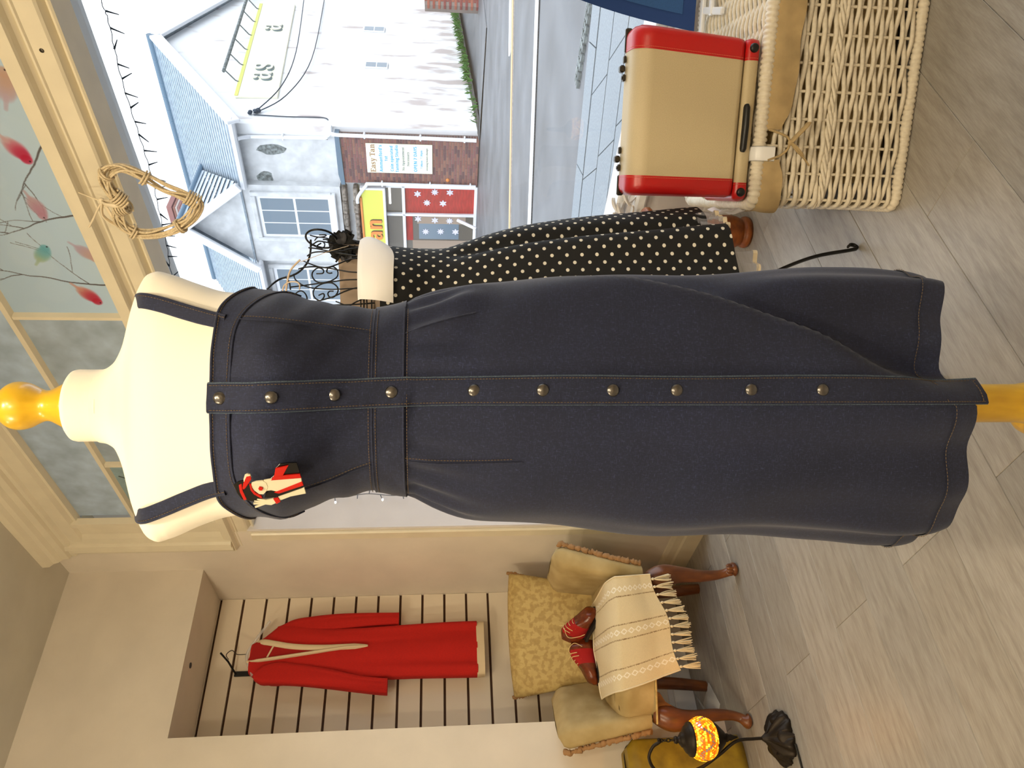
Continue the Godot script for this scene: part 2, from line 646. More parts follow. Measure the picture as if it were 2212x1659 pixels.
	M.knit_cream = bump(mat(Color(0.86, 0.78, 0.64), 0.9), T.fine, 0.05)
	M.clear_plastic = mat(Color(0.9, 0.9, 0.9, 0.35), 0.2)
	M.clear_plastic.transparency = BaseMaterial3D.TRANSPARENCY_ALPHA
	# lamp corner
	M.yellow_case = bump(mat(Color(0.63, 0.53, 0.12), 0.5, 0, noise(0.015, Color(0.75, 0.72, 0.65), Color(1, 1, 1), 71, 5), Vector3(3, 3, 3)), T.fine, 0.03)
	M.bronze = bump(mat(Color(0.17, 0.14, 0.11), 0.45, 0.7), T.grain, 0.05)
	M.amber = []
	for k in 4:
		var a := mat([Color(0.95, 0.55, 0.04), Color(0.98, 0.66, 0.06), Color(0.9, 0.46, 0.02), Color(1.0, 0.78, 0.2)][k], 0.25)
		a.emission_enabled = true
		a.emission = a.albedo_color
		a.emission_energy_multiplier = [1.1, 1.5, 0.8, 2.2][k]
		M.amber.append(a)
	M.amber_core = mat(Color(0.75, 0.40, 0.03), 0.3)
	M.amber_core.emission_enabled = true
	M.amber_core.emission = Color(0.85, 0.45, 0.03)
	M.amber_core.emission_energy_multiplier = 0.35
	M.grout = mat(Color(0.13, 0.07, 0.03), 0.7)
	M.mirror_chip = mat(Color(0.85, 0.83, 0.8), 0.12, 0.8)
	M.bun_wood = mat(Color.WHITE, 0.4, 0, noise(0.02, Color(0.40, 0.19, 0.05), Color(0.66, 0.36, 0.10), 72, 4), Vector3(5, 9, 5))
	M.paper = mat(Color(0.85, 0.85, 0.84), 0.8)
	M.leaf_white = bump(mat(Color(0.83, 0.80, 0.76), 0.6), T.grain, 0.05)
	M.string_wire = mat(Color(0.12, 0.20, 0.28), 0.6)
	M.grey_wire = mat(Color(0.42, 0.43, 0.47), 0.6)
	M.led = mat(Color(1, 1, 1), 0.2)
	M.led.emission_enabled = true
	M.led.emission = Color(1, 1, 1)
	M.led.emission_energy_multiplier = 1.2
	# outdoors
	var render_ := noise(0.01, Color(0.86, 0.86, 0.86), Color(1, 1, 1), 81, 5, 512)
	M.render_white = mat(Color(0.95, 0.955, 0.96), 0.9, 0, render_, Vector3(0.3, 0.3, 0.3))
	M.render_grey = mat(Color(0.90, 0.91, 0.92), 0.9, 0, render_, Vector3(0.4, 0.4, 0.4))
	M.stain = mat(Color(0.52, 0.45, 0.43), 0.9, 0, noise(0.03, Color(0.6, 0.55, 0.5), Color(1, 1, 1), 82, 4), Vector3(0.8, 0.8, 0.8))
	M.patch_grey = mat(Color(0.56, 0.61, 0.64), 0.9, 0, T.grain, Vector3(1, 1, 1))
	M.patch_grey.albedo_color = Color(0.95, 1.0, 1.0)
	var film := noise(0.02, Color(0.85, 0.85, 0.83), Color(1, 1, 1), 87, 4)
	M.pane_plain = mat(Color(0.80, 0.85, 0.87), 0.25, 0, film, Vector3(2, 2, 2), true)
	M.pane_green = mat(Color(0.70, 0.79, 0.77), 0.25, 0, film, Vector3(3, 3, 3), true)
	M.pane_plain.backlight_enabled = true
	M.pane_plain.backlight = Color(1, 1, 1)
	M.pane_green.backlight_enabled = true
	M.pane_green.backlight = Color(1, 1, 1)
	M.stem_ink = mat(Color(0.33, 0.36, 0.33), 0.7)
	M.slate = mat(Color(0.76, 0.82, 0.86), 0.3, 0, noise(0.03, Color(0.75, 0.75, 0.78), Color(1, 1, 1), 83, 4), Vector3(0.7, 0.7, 0.7))
	M.ridge = mat(Color(0.36, 0.46, 0.54), 0.5)
	M.upvc = mat(Color(0.92, 0.93, 0.95), 0.25)
	M.out_glass = mat(Color(0.42, 0.49, 0.55), 0.08)
	M.out_glass_dark = mat(Color(0.36, 0.34, 0.31), 0.12)
	M.brick = mat(Color.WHITE, 0.9)
	M.brick.vertex_color_use_as_albedo = true
	M.mortar = mat(Color(0.55, 0.47, 0.45), 0.95)
	M.sign_yellow = mat(Color(0.97, 0.96, 0.86), 0.5)
	M.fascia = mat(Color(0.86, 0.87, 0.36), 0.4)
	M.red_blind = mat(Color(0.72, 0.16, 0.14), 0.45, 0, noise(0.02, Color(0.8, 0.78, 0.78), Color(1, 1, 1), 84, 3), Vector3(0.5, 2.5, 0.5))
	M.flake = mat(Color(0.85, 0.84, 0.90), 0.7)
	M.txt_brown = mat(Color(0.62, 0.47, 0.33), 0.6)
	M.txt_blue = mat(Color(0.20, 0.68, 0.92), 0.6)
	M.txt_grey = mat(Color(0.45, 0.52, 0.55), 0.6)
	M.txt_orange = mat(Color(0.88, 0.55, 0.28), 0.6)
	M.txt_dark = mat(Color(0.28, 0.27, 0.30), 0.6)
	M.txt_pale = mat(Color(0.88, 0.88, 0.82), 0.6)
	M.stone = bump(mat(Color(0.62, 0.58, 0.54), 0.9, 0, T.grain, Vector3(1, 1, 1)), T.grain, 0.5)
	M.stone.albedo_color = Color(1.0, 0.94, 0.88)
	var tar := noise(0.12, Color(0.78, 0.78, 0.78), Color(1, 1, 1), 85, 4, 512)
	M.asphalt = mat(Color(0.51, 0.545, 0.60), 0.45, 0, tar, Vector3(0.6, 0.6, 0.6), true)
	M.asphalt_far = mat(Color(0.45, 0.46, 0.48), 0.55, 0, noise(0.02, Color(0.7, 0.7, 0.7), Color(1, 1, 1), 86, 5), Vector3(0.12, 0.12, 0.12), true)
	M.buff_strip = mat(Color(0.80, 0.765, 0.74), 0.7, 0, tar, Vector3(0.4, 0.4, 0.4), true)
	M.paving = mat(Color(0.545, 0.585, 0.62), 0.5, 0, tar, Vector3(0.8, 0.8, 0.8), true)
	M.moss = mat(Color(0.20, 0.25, 0.22), 0.95)
	M.road_white = mat(Color(0.92, 0.92, 0.92), 0.7)
	M.road_amber = mat(Color(0.78, 0.66, 0.50), 0.8)
	M.weed = mat(Color(0.22, 0.42, 0.12), 0.8)
	M.soil = mat(Color(0.24, 0.23, 0.22), 0.95)
	M.black_pipe = mat(Color(0.08, 0.08, 0.09), 0.6)

func throw_cloth() -> ImageTexture:
	var r := RandomNumberGenerator.new()
	r.seed = 12
	var f := func(x, y):
		var weave: float = 0.93 + 0.07 * sin(x * 1.9) * sin(y * 1.9) + r.randf() * 0.05
		var c := Color(0.86, 0.79, 0.64) * weave
		for k in 3:
			var cx: int = [30, 128, 226][k]
			var d: float = x - cx
			# chain of white links
			var ph: float = fposmod(y, 20.0) - 10.0
			var ring: float = absf(absf(ph) / 10.0 + absf(d) / 8.0 - 0.75)
			if ring < 0.2 and absf(d) < 8: c = Color(0.95, 0.92, 0.86) * weave
			var side: int = cx + (17 if k < 2 else -17)
			if k == 1: side = cx - 17
			if absf(x - side) < 2.0 and r.randf() < 0.6: c = Color(0.50, 0.40, 0.28)
			if k == 1 and absf(x - cx - 17) < 2.0 and r.randf() < 0.6: c = Color(0.50, 0.40, 0.28)
		c.a = 1.0
		return c
	return image_tex(256, 320, f)

# ---------------------------------------------------------------- the room
func room():
	var b := MB.new()
	b.span(Vector3(-3.4, -0.2, -3.7), Vector3(2.262, -0.012, 3.0))
	var fl = struct("floor", b, M.oak[2], "pale grey oak floor of long boards with staggered ends")
	for k in range(-5, 14):
		var z1 := -0.61 - 0.195 * k
		var z0 := z1 - 0.195
		if z1 <= -3.32: continue
		z0 = maxf(z0, -3.32)
		var x := -0.48 - 1.22 * 2 + (0.0 if k % 2 == 0 else 0.57)
		if z1 < -3.1: x = 0.74 - 0.65
		while x < 2.26:
			var x1 := minf(x + 1.22, 2.26)
			b = MB.new()
			b.span(Vector3(x + 0.0004, -0.012, z0 + 0.0004), Vector3(x1 - 0.0004, 0.0, z1 - 0.0004), 0.0011)
			part("floor_board", b, M.oak[rng.randi() % M.oak.size()], fl)
			x = x1
	b = MB.new()
	b.span(Vector3(-3.4, TOP, -3.7), Vector3(2.6, TOP + 0.2, 3.0))
	struct("ceiling", b, M.ceiling, "plain cream painted ceiling")
	# alcove wall: plain part on the left, header above the alcove
	b = MB.new()
	b.span(Vector3(-3.4, 0, ZF - 0.6), Vector3(0.805, TOP, ZF))
	b.span(Vector3(0.805, 2.079, ZF - 0.6), Vector3(XR, TOP, ZF))
	struct("wall_left", b, M.wall, "cream plaster wall with a slat panelled alcove cut into it")
	# back of the alcove: dark carrier board with slats proud of it
	b = MB.new()
	b.span(Vector3(0.805, 0, ZS - 0.3), Vector3(XR, 2.079, ZS - 0.012))
	var back = struct("wall_back", b, M.slat_groove, "slat board back of the alcove with dark grooves")
	var y := 2.0735
	b = MB.new()
	b.span(Vector3(0.807, y + 0.002, ZS - 0.012), Vector3(XR - 0.001, 2.0785, ZS), 0.0005)
	part("slat", b, M.slat, back)
	y -= 0.0075
	while y > 0.1:
		b = MB.new()
		b.span(Vector3(0.807, maxf(y - 0.0895, 0.0), ZS - 0.012), Vector3(XR - 0.001, y, ZS), 0.001)
		part("slat", b, M.slat, back)
		y -= 0.0996
	b = MB.new()
	b.span(Vector3(0.806, 0, ZS), Vector3(XR - 0.001, 0.09, ZS + 0.014), 0.004)
	b.span(Vector3(0.806, 0.09, ZS), Vector3(XR - 0.001, 0.115, ZS + 0.008), 0.003)
	struct("baseboard_alcove", b, M.white_paint, "white painted baseboard at the foot of the slat panels")
	# dark disc stands in for a soffit fixture hole, its shade in the colour
	b = MB.new()
	b.lathe([[0.0, 0.0], [0.011, 0.0], [0.011, -0.003], [0.0, -0.003]], 16, Transform3D(Basis.IDENTITY, Vector3(1.095, 2.079, -3.09)))
	solo("soffit_hole_disc", b, M.grey_cloth, "small dark round disc standing for a fixture hole in the alcove soffit", "plug")
	# window wall: solid as far as the bay, then the bay's far cheek
	b = MB.new()
	b.span(Vector3(XR, 0, -3.7), Vector3(2.6, 2.66, -2.69))
	struct("wall_right", b, M.wall, "plain painted wall between alcove and window bay")
	b = MB.new()
	b.span(Vector3(XR, 0, 0.5), Vector3(2.6, 2.66, 3.0))
	struct("wall_right", b, M.wall, "plain painted wall beyond the window bay")
	b = MB.new()
	b.span(Vector3(-3.4, 0, 2.8), Vector3(2.6, 2.66, 3.0))
	struct("wall_rear", b, M.wall, "plain painted wall behind the camera")
	b = MB.new()
	b.span(Vector3(-3.6, 0, -3.7), Vector3(-3.4, 2.66, 3.0))
	struct("wall_side", b, M.wall, "plain painted wall opposite the window")
	# baseboard on the window wall
	b = MB.new()
	var prof := pv([XR, 0, XR, 0.125, XR - 0.006, 0.122, XR - 0.010, 0.105, XR - 0.010, 0.075, XR - 0.017, 0.068, XR - 0.017, 0.0])
	b.sweep_z(prof, ZS, -2.692)
	struct("baseboard_right", b, M.cream_gloss, "cream painted moulded baseboard below the plain window wall")
	b = MB.new()
	b.span(Vector3(XR - 0.012, 0, -2.745), Vector3(XR + 0.004, 1.83, -2.692), 0.005)
	struct("trim_1", b, M.cream_gloss, "cream casing strip at the edge of the window bay")
	# upright casing beside the fanlights
	b = MB.new()
	var cas := pv([-2.566, 0.0, -2.575, 0.022, -2.60, 0.022, -2.604, 0.012, -2.665, 0.012, -2.69, 0.02, -2.72, 0.026, -2.726, 0.036, -2.745, 0.04, -2.752, 0.03, -2.775, 0.034, -2.79, 0.03, -2.805, 0.012, -2.805, 0.0])
	b.extrude(cas, 0.71, Transform3D(Basis(Vector3(0, 0, 1), Vector3(-1, 0, 0), Vector3(0, 1, 0)), Vector3(XR + 0.002, 1.905, 0)))
	struct("trim_2", b, M.cream_gloss, "moulded cream casing beside the fanlights")
	# moulded head against the ceiling
	b = MB.new()
	var head := pv([1.53, 2.422, 1.53, TOP, 1.385, TOP, 1.387, 2.588, 1.40, 2.575, 1.405, 2.56, 1.418, 2.548, 1.421, 2.525, 1.432, 2.518, 1.432, 2.505, 1.442, 2.495, 1.442, 2.45, 1.455, 2.438, 1.455, 2.428, 1.474, 2.422])
	b.sweep_z(head, -2.80, 0.5)
	struct("trim_3", b, M.cream_gloss, "stepped cream moulding between fanlights and ceiling")

func bay():
	var b := MB.new()
	# head beam below the fanlights: each member a little further back than the one above
	var prof := pv([1.56, 1.817, 1.56, 1.932, 1.47, 1.932, 1.441, 1.930, 1.440, 1.900, 1.446, 1.897, 1.458, 1.893, 1.466, 1.886, 1.462, 1.884, 1.462, 1.880, 1.466, 1.877, 1.466, 1.842, 1.470, 1.837, 1.487, 1.829, 1.487, 1.8265, 1.481, 1.825, 1.479, 1.821, 1.482, 1.817])
	b.sweep_z(prof, -2.80, 0.5)
	var beam = struct("trim_4", b, M.cream_gloss, "cream moulded head beam over the window bay")
	for p in [Vector3(1.4655, 1.861, -0.775)]:
		b = MB.new()
		b.lathe([[0.0, 0.0006], [0.0035, 0.0006], [0.0045, 0.0], [0.0035, -0.004], [0.0, -0.005]], 14, Transform3D(Basis(Vector3.FORWARD, deg_to_rad(-90)), p))
		part("screw_hole", b, M.gunmetal, beam)
	# fanlights: opaque papered panes in cream glazing bars
	b = MB.new()
	b.span(Vector3(1.476, 2.420, -2.58), Vector3(1.54, 2.44, 0.5))
	var fan = struct("window_2", b, M.frame_grey, "row of papered fanlights above the window bay")
	var zs := [-2.566, -2.22, -1.511, -0.775, -0.03, 0.5]
	var mural := mural_print()
	for k in 5:
		var z0: float = zs[k] + (0.009 if k > 0 else 0.0)
		var z1: float = zs[k + 1] - 0.009
		b = MB.new()
		var col = M.pane_plain
		if k >= 2:
			var u0 := (z0 + 1.502) / 2.0
			var u1 := (z1 + 1.502) / 2.0
			var q := b.v.size()
			for t in [[z0, 1.935, u0, 1.0], [z1, 1.935, u1, 1.0], [z1, 2.214, u1, 0.0], [z0, 2.214, u0, 0.0]]:
				b.add(Vector3(1.476, t[1], t[0]), Vector3.LEFT, Vector2(t[2], t[3]))
			b.tri(q, q + 1, q + 2)
			b.tri(q, q + 2, q + 3)
			col = mural
		else:
			b.face([Vector3(1.476, 1.933, z0), Vector3(1.476, 1.933, z1), Vector3(1.476, 2.216, z1), Vector3(1.476, 2.216, z0)])
			if k == 0: col = M.pane_green
		part("pane", b, col, fan)
		if k > 0:
			b = MB.new()
			b.extrude(pv([zs[k] - 0.0095, 0, zs[k] + 0.0095, 0, zs[k] + 0.005, 0.014, zs[k] - 0.005, 0.014]), 0.284, Transform3D(Basis(Vector3(0, 0, 1), Vector3(-1, 0, 0), Vector3(0, -1, 0)), Vector3(1.476, 2.216, 0)))
			part("glazing_bar", b, M.cream_gloss, fan)
	# putty-edged print on the narrow far pane: two curling stems
	b = MB.new()
	b.face([Vector3(1.476, 2.235, -2.566), Vector3(1.476, 2.235, -1.0), Vector3(1.476, 2.425, -1.0), Vector3(1.476, 2.425, -2.566)])
	part("pane", b, M.pane_plain, fan)
	b = MB.new()
	b.face([Vector3(1.476, 2.235, -1.0), Vector3(1.476, 2.235, 0.5), Vector3(1.476, 2.425, 0.5), Vector3(1.476, 2.425, -1.0)])
	part("pane", b, M.pane_plain, fan)
	b = MB.new()
	b.extrude(pv([2.212, 0, 2.240, 0, 2.233, 0.016, 2.219, 0.016]), 3.066, Transform3D(Basis(Vector3(0, 1, 0), Vector3(-1, 0, 0), Vector3(0, 0, 1)), Vector3(1.478, 0, -2.566)))
	part("glazing_bar", b, M.cream_gloss, fan)
	b = MB.new()
	for st in [[[-2.3, 2.20], [-2.33, 2.17], [-2.41, 2.15], [-2.47, 2.10], [-2.55, 2.09]], [[-2.36, 2.165], [-2.40, 2.11], [-2.45, 2.06], [-2.53, 2.03]]]:
		var pts := []
		for p in st: pts.append(Vector3(1.4757, p[1], p[0]))
		b.tube(spline(pts, 5), 0.0022, 5)
	part("printed_stem", b, M.stem_ink, fan)
	# bay shell
	b = MB.new()
	b.span(Vector3(1.50, 2.215, -2.69), Vector3(2.36, 2.232, 0.5))
	struct("ceiling_bay", b, M.bay_wall, "white soffit of the window bay")
	b = MB.new()
	b.span(Vector3(XR + 0.004, 0.0, -2.69), Vector3(XW + 0.1, 2.215, -2.678))
	struct("wall_bay", b, M.bay_wall, "white cheek of the window bay lit by daylight")
	b = MB.new()
	b.span(Vector3(XW, 0, -2.69), Vector3(XW + 0.3, 0.40, 0.5))
	struct("wall_bay", b, M.bay_wall, "low pale wall below the shop window")
	b = MB.new()
	b.span(Vector3(1.50, 2.66, -2.69), Vector3(XW + 0.34, 3.4, 0.5))
	struct("wall_bay", b, M.render_grey, "outer wall above the shop window")
	b = MB.new()
	b.sweep_z(pv([XW, 0, XW, 0.105, XW - 0.006, 0.10, XW - 0.008, 0.07, XW - 0.016, 0.06, XW - 0.016, 0]), -2.678, 0.5)
	struct("baseboard_bay", b, M.white_paint, "white moulded baseboard below the shop window")
	b = MB.new()
	b.span(Vector3(XW - 0.05, 0.345, -2.678), Vector3(XW + 0.12, 0.385, 0.5), 0.008)
	struct("trim_5", b, M.white_gloss, "white window sill board of the bay")
	# shop window: frame and one big pane
	b = MB.new()
	b.span(Vector3(XW - 0.005, 2.147, -2.678), Vector3(XW + 0.09, 2.215, 0.5), 0.004)
	var win = struct("window_1", b, M.frame_grey, "big single pane shop window in the bay")
	b = MB.new()
	b.span(Vector3(XW + 0.02, 0.385, -2.678), Vector3(XW + 0.09, 0.435, 0.5), 0.006)
	part("bottom_rail", b, M.white_gloss, win)
	b = MB.new()
	b.span(Vector3(XW + 0.0, 0.435, -2.678), Vector3(XW + 0.09, 2.147, -2.63), 0.006)
	part("frame_post", b, M.white_gloss, win)
	b = MB.new()
	b.span(Vector3(XW + 0.0, 0.435, 0.45), Vector3(XW + 0.09, 2.147, 0.5), 0.006)
	part("frame_post", b, M.white_gloss, win)
	b = MB.new()
	b.face([Vector3(XW + 0.06, 0.43, -2.64), Vector3(XW + 0.06, 0.43, 0.46), Vector3(XW + 0.06, 2.15, 0.46), Vector3(XW + 0.06, 2.15, -2.64)])
	part("pane", b, M.glass, win)

# the paper print on the fanlights: bare branches with little birds
func mural_print() -> StandardMaterial3D:
	var w := 1400
	var h := 196
	var im := Image.create_empty(w, h, false, Image.FORMAT_RGB8)
	im.fill(Color(0.80, 0.88, 0.91))
	var r := RandomNumberGenerator.new()
	r.seed = 17
	var blend := func(x: float, y: float, rad: float, c: Color, a: float):
		for py in range(maxi(int(y - rad), 0), mini(int(y + rad) + 2, h)):
			for px in range(maxi(int(x - rad), 0), mini(int(x + rad) + 2, w)):
				var d := Vector2(px - x, py - y).length() / rad
				if d < 1.0:
					im.set_pixel(px, py, im.get_pixel(px, py).lerp(c, a * minf(1.0, (1.0 - d) * 3.0)))
	for k in 60:
		blend.call(r.randf() * w, r.randf() * h, 20.0 + r.randf() * 30.0, Color(0.86, 0.92, 0.93), 0.25)
	# z, y in metres to pixels
	var to := func(z: float, y: float): return Vector2((z + 1.502) / 2.0 * w, (2.214 - y) / 0.279 * h)
	var ink := Color(0.34, 0.30, 0.28)
	var stems := [[-1.40, 1.94, -2.05, 0.5, 7], [-1.18, 1.935, 0.5, 0.34, 6], [-0.98, 1.935, 0.2, 0.33, 6], [-0.80, 1.935, 0.6, 0.3, 6], [-1.0, 2.2, -2.6, 0.3, 5], [-0.6, 1.94, -2.5, 0.5, 6], [-0.3, 1.94, 0.4, 0.4, 6], [0.1, 1.94, -2.4, 0.4, 6], [-1.25, 2.19, -2.8, 0.28, 5]]
	var queue := []
	for s in stems:
		var p: Vector2 = to.call(s[0], s[1])
		queue.append([p, -PI / 2.0 + (r.randf() - 0.5) * 1.6, 2.2, s[3] * 500.0])
	while queue.size():
		var s = queue.pop_back()
		var p: Vector2 = s[0]
		var dir: float = s[1]
		var ln: float = s[3]
		var rad: float = s[2]
		var n := int(ln / 2.0)
		for k in n:
			dir += (r.randf() - 0.5) * 0.16
			p += Vector2(cos(dir), sin(dir)) * 2.0
			blend.call(p.x, p.y, maxf(rad * (1.0 - 0.7 * k / n), 0.9), ink, 0.75)
			if rad > 1.0 and r.randf() < 0.045:
				queue.append([p, dir + (0.5 if r.randf() < 0.5 else -0.5) * (0.8 + r.randf()), rad * 0.62, ln * (0.25 + 0.3 * r.randf())])
	for bd in BIRDS:
		var p: Vector2 = to.call(bd[0], bd[1])
		var d := Vector2(cos(bd[2]), sin(bd[2]))
		var c: Color = bd[3]
		var k: float = bd[5]
		for t in 11:
			var e := (t - 5) / 5.0
			blend.call(p.x + d.x * e * 15 * k, p.y + d.y * e * 15 * k, (17.0 - 6.0 * absf(e)) * k, c.lerp(bd[4], clampf(0.5 - e, 0, 1)), 0.32)
		blend.call(p.x + d.x * 21 * k, p.y + d.y * 21 * k - 3, 10.0 * k, c, 0.8)
		blend.call(p.x + d.x * 25 * k, p.y + d.y * 30 * k - 4, 1.6, Color(0.2, 0.15, 0.15), 0.9)
		for t in 8:
			blend.call(p.x - d.x * (14 + t * 3.0) * k, p.y - d.y * (14 + t * 3.0) * k, (4.6 - t * 0.2) * k, bd[4], 0.45)
	var m := StandardMaterial3D.new()
	m.albedo_texture = ImageTexture.create_from_image(im)
	m.roughness = 0.3
	m.backlight_enabled = true
	m.backlight = Color(1, 1, 1)
	return m

const BIRDS := [
	[-1.436, 2.004, 2.5, Color(0.78, 0.16, 0.24), Color(0.86, 0.60, 0.50), 1.0],
	[-1.004, 2.005, 2.6, Color(0.80, 0.14, 0.26), Color(0.86, 0.68, 0.66), 1.0],
	[-1.157, 2.022, 2.9, Color(0.78, 0.56, 0.60), Color(0.80, 0.66, 0.66), 0.9],
	[-1.301, 2.065, 0.7, Color(0.47, 0.73, 0.74), Color(0.70, 0.78, 0.62), 0.9],
	[-1.294, 1.96, 2.4, Color(0.82, 0.66, 0.60), Color(0.78, 0.68, 0.72), 0.9],
	[-0.86, 1.965, 0.4, Color(0.83, 0.66, 0.55), Color(0.80, 0.70, 0.72), 1.1],
	[-0.45, 2.07, 2.7, Color(0.47, 0.73, 0.74), Color(0.70, 0.78, 0.62), 1.0],
	[-0.1, 2.06, 0.5, Color(0.80, 0.16, 0.26), Color(0.86, 0.68, 0.66), 1.0],
]

# ---------------------------------------------------------------- dress form and denim dress
# rows: height, right reach, left reach, front, back (metres from the pole)
const DRESS := [
	[0.34, 0.190, 0.195, 0.125, 0.14], [0.39, 0.203, 0.210, 0.130, 0.14], [0.53, 0.207, 0.202, 0.130, 0.14], [0.645, 0.202, 0.196, 0.130, 0.14], [0.79, 0.194, 0.192, 0.128, 0.14],
	[0.894, 0.189, 0.183, 0.124, 0.135], [1.0, 0.184, 0.170, 0.116, 0.125], [1.065, 0.174, 0.160, 0.109, 0.115], [1.105, 0.163, 0.147, 0.104, 0.105], [1.152, 0.147, 0.129, 0.100, 0.092],
	[1.198, 0.138, 0.123, 0.102, 0.085], [1.24, 0.143, 0.133, 0.110, 0.085], [1.28, 0.150, 0.146, 0.122, 0.088], [1.316, 0.161, 0.160, 0.130, 0.092], [1.355, 0.163, 0.156, 0.124, 0.094], [1.40, 0.167, 0.166, 0.110, 0.098]]
const BODY := [
	[1.18, 0.132, 0.118, 0.095, 0.078], [1.24, 0.138, 0.128, 0.104, 0.08], [1.316, 0.156, 0.155, 0.124, 0.087], [1.355, 0.159, 0.153, 0.118, 0.09], [1.40, 0.160, 0.158, 0.100, 0.092], [1.44, 0.172, 0.172, 0.085, 0.092], [1.475, 0.184, 0.187, 0.072, 0.088],
	[1.495, 0.187, 0.190, 0.062, 0.08], [1.508, 0.178, 0.178, 0.056, 0.072], [1.518, 0.150, 0.150, 0.054, 0.066], [1.527, 0.104, 0.104, 0.052, 0.062], [1.538, 0.073, 0.071, 0.050, 0.058], [1.552, 0.056, 0.056, 0.047, 0.054], [1.566, 0.050, 0.052, 0.046, 0.052]]

func ring_at(t: Array, y: float, ang: float, e := 1.0) -> Vector3:
	var s := sin(ang)
	var c := cos(ang)
	var x: float = (look(t, y, 1) if s > 0 else look(t, y, 2)) * signf(s) * pow(absf(s), e)
	var z: float = (look(t, y, 3) if c > 0 else look(t, y, 4)) * signf(c) * pow(absf(c), e)
	return Vector3(x, y, z)

func bust(p: Vector3) -> float:
	var o := 0.0
	for sx in [-0.078, 0.082]:
		var d := Vector2((p.x - sx) / 0.06, (p.y - 1.305) / 0.055).length_squared()
		o += 0.017 * exp(-d)
	return o * clampf(p.z * 12.0, 0.0, 1.0)

const FOLD := [[0.36, 0.02], [0.45, 0.035], [0.52, 0.06], [0.60, 0.10], [0.70, 0.135], [0.80, 0.158], [0.90, 0.176], [0.98, 0.19]]

# a point of the dress: drape, pleats and hem added to the form's outline
func dress_at(y: float, ang: float, lift := 0.0) -> Vector3:
	var p := ring_at(DRESS, y, ang, 0.94)
	p.z += bust(p)
	var out := Vector3(sin(ang), 0, cos(ang) * 0.9).normalized()
	var o := lift
	if y < 1.14:
		var low := clampf((1.14 - y) / 0.75, 0.0, 1.0)
		var fr := clampf(cos(ang) * 2.0, 0.0, 1.0)
		# the long drape from the right hip to the foot of the button band
		var xf := look(FOLD, y, 1)
		var g := clampf((0.99 - y) / 0.15, 0.0, 1.0) * fr * clampf((y - 0.34) / 0.10, 0.0, 1.0)
		var d := p.x - xf
		o += g * (0.013 * exp(-pow(d / (0.055 if d < 0 else 0.010), 2.0)) - 0.016 * exp(-pow((d - 0.028) / 0.03, 2.0)) * clampf(d * 60.0, 0.0, 1.0))
		# hollow beside the band near the hem and soft vertical swells
		o -= 0.020 * exp(-pow((p.x - 0.055) / 0.045, 2.0)) * exp(-pow((y - 0.42) / 0.10, 2.0)) * fr
		o += low * 0.006 * sin(ang * 7.0 + 1.0) + low * low * 0.005 * sin(ang * 13.0 + 2.0)
		o += 0.004 * sin(y * 21.0 + p.x * 30.0) * sin(p.x * 17.0 + 1.0) * (1.0 - 0.5 * low)
		# gathers below the waistband
		o += 0.0035 * sin(ang * 21.0) * exp(-pow((1.11 - y) / 0.05, 2.0)) * (1.0 - exp(-pow(p.x / 0.05, 2.0)))
		# hip puckers on the right
		o += 0.006 * sin((y * 60.0 + p.x * 45.0)) * exp(-pow((y - 1.06) / 0.05, 2.0)) * clampf((p.x - 0.06) * 14.0, 0.0, 1.0) * fr
	else:
		o += 0.0018 * sin(y * 75.0 + p.x * 60.0) * sin(p.x * 43.0 + y * 31.0)
		o += 0.003 * sin(y * 110.0 + absf(p.x) * 40.0) * clampf((absf(p.x) - 0.09) * 14.0, 0.0, 1.0) * exp(-pow((y - 1.23) / 0.05, 2.0))
	return p + out * o

func front_angle(t: Array, x: float, y: float, e := 0.94) -> float:
	var r: float = look(t, y, 1) if x > 0 else look(t, y, 2)
	return asin(signf(x) * pow(clampf(absf(x) / r, 0.0, 0.999), 1.0 / e))

func dress_front(x: float, y: float, lift := 0.0) -> Vector3:
	return dress_at(y, front_angle(DRESS, x, y), lift)

func neck_edge(ang: float) -> float:
	var a := absf(wrapf(ang, -PI, PI))
	return 1.388 - 0.028 * smoothstep(0.75, 1.45, a) + 0.02 * smoothstep(2.0, 3.0, a) * 0.0

func hem_edge(ang: float) -> float:
	var a := wrapf(ang, -PI, PI)
	var y := 0.378 - 0.012 * cos(a) + 0.006 * sin(a * 3.0 + 0.6)
	if a > 0.0: y += 0.026 * exp(-pow((a - 0.45) / 0.45, 2.0))
	return y

func dress_band(b: MB, y0: Callable, y1: Callable, nv: int, segs := 128, lift := 0.0, ang0 := -PI, ang1 := PI):
	var rows := []
	for a in nv + 1:
		var row := PackedVector3Array()
		for k in segs + 1:
			var w := lerpf(ang0, ang1, float(k) / segs)
			row.append(dress_at(lerpf(y1.call(w), y0.call(w), float(a) / nv), w, lift))
		rows.append(row)
	b.grid(rows, ang1 - ang0 > 6.2)

func seam(b: MB, pts: Array, r := 0.0011, lift := 0.001):
	var q := []
	for p in pts: q.append(dress_front(p[0], p[1], lift))
	b.tube(spline(q, 4), r, 6)

func stitches(b: MB, pts: Array, lift := 0.0012, every := 0.0042):
	var q := []
	for p in pts: q.append(dress_front(p[0], p[1], lift))
	dash(b, spline(q, 5), every, 0.0005)

func dash(b: MB, line: Array, every: float, r: float):
	var acc := 0.0
	var k := 0
	var start: Vector3 = line[0]
	for j in range(1, line.size()):
		var a: Vector3 = line[j - 1]
		var e: Vector3 = line[j]
		var ln := a.distance_to(e)
		var t := every - acc
		while t < ln:
			var p := a.lerp(e, t / ln)
			if k % 2 == 0:
				b.tube([start, p], r, 4, false)
			start = p
			k += 1
			t += every * (0.65 if k % 2 == 0 else 0.35) / 0.5 * 0.5
		acc = ln - (t - every)
		if acc < 0: acc = 0

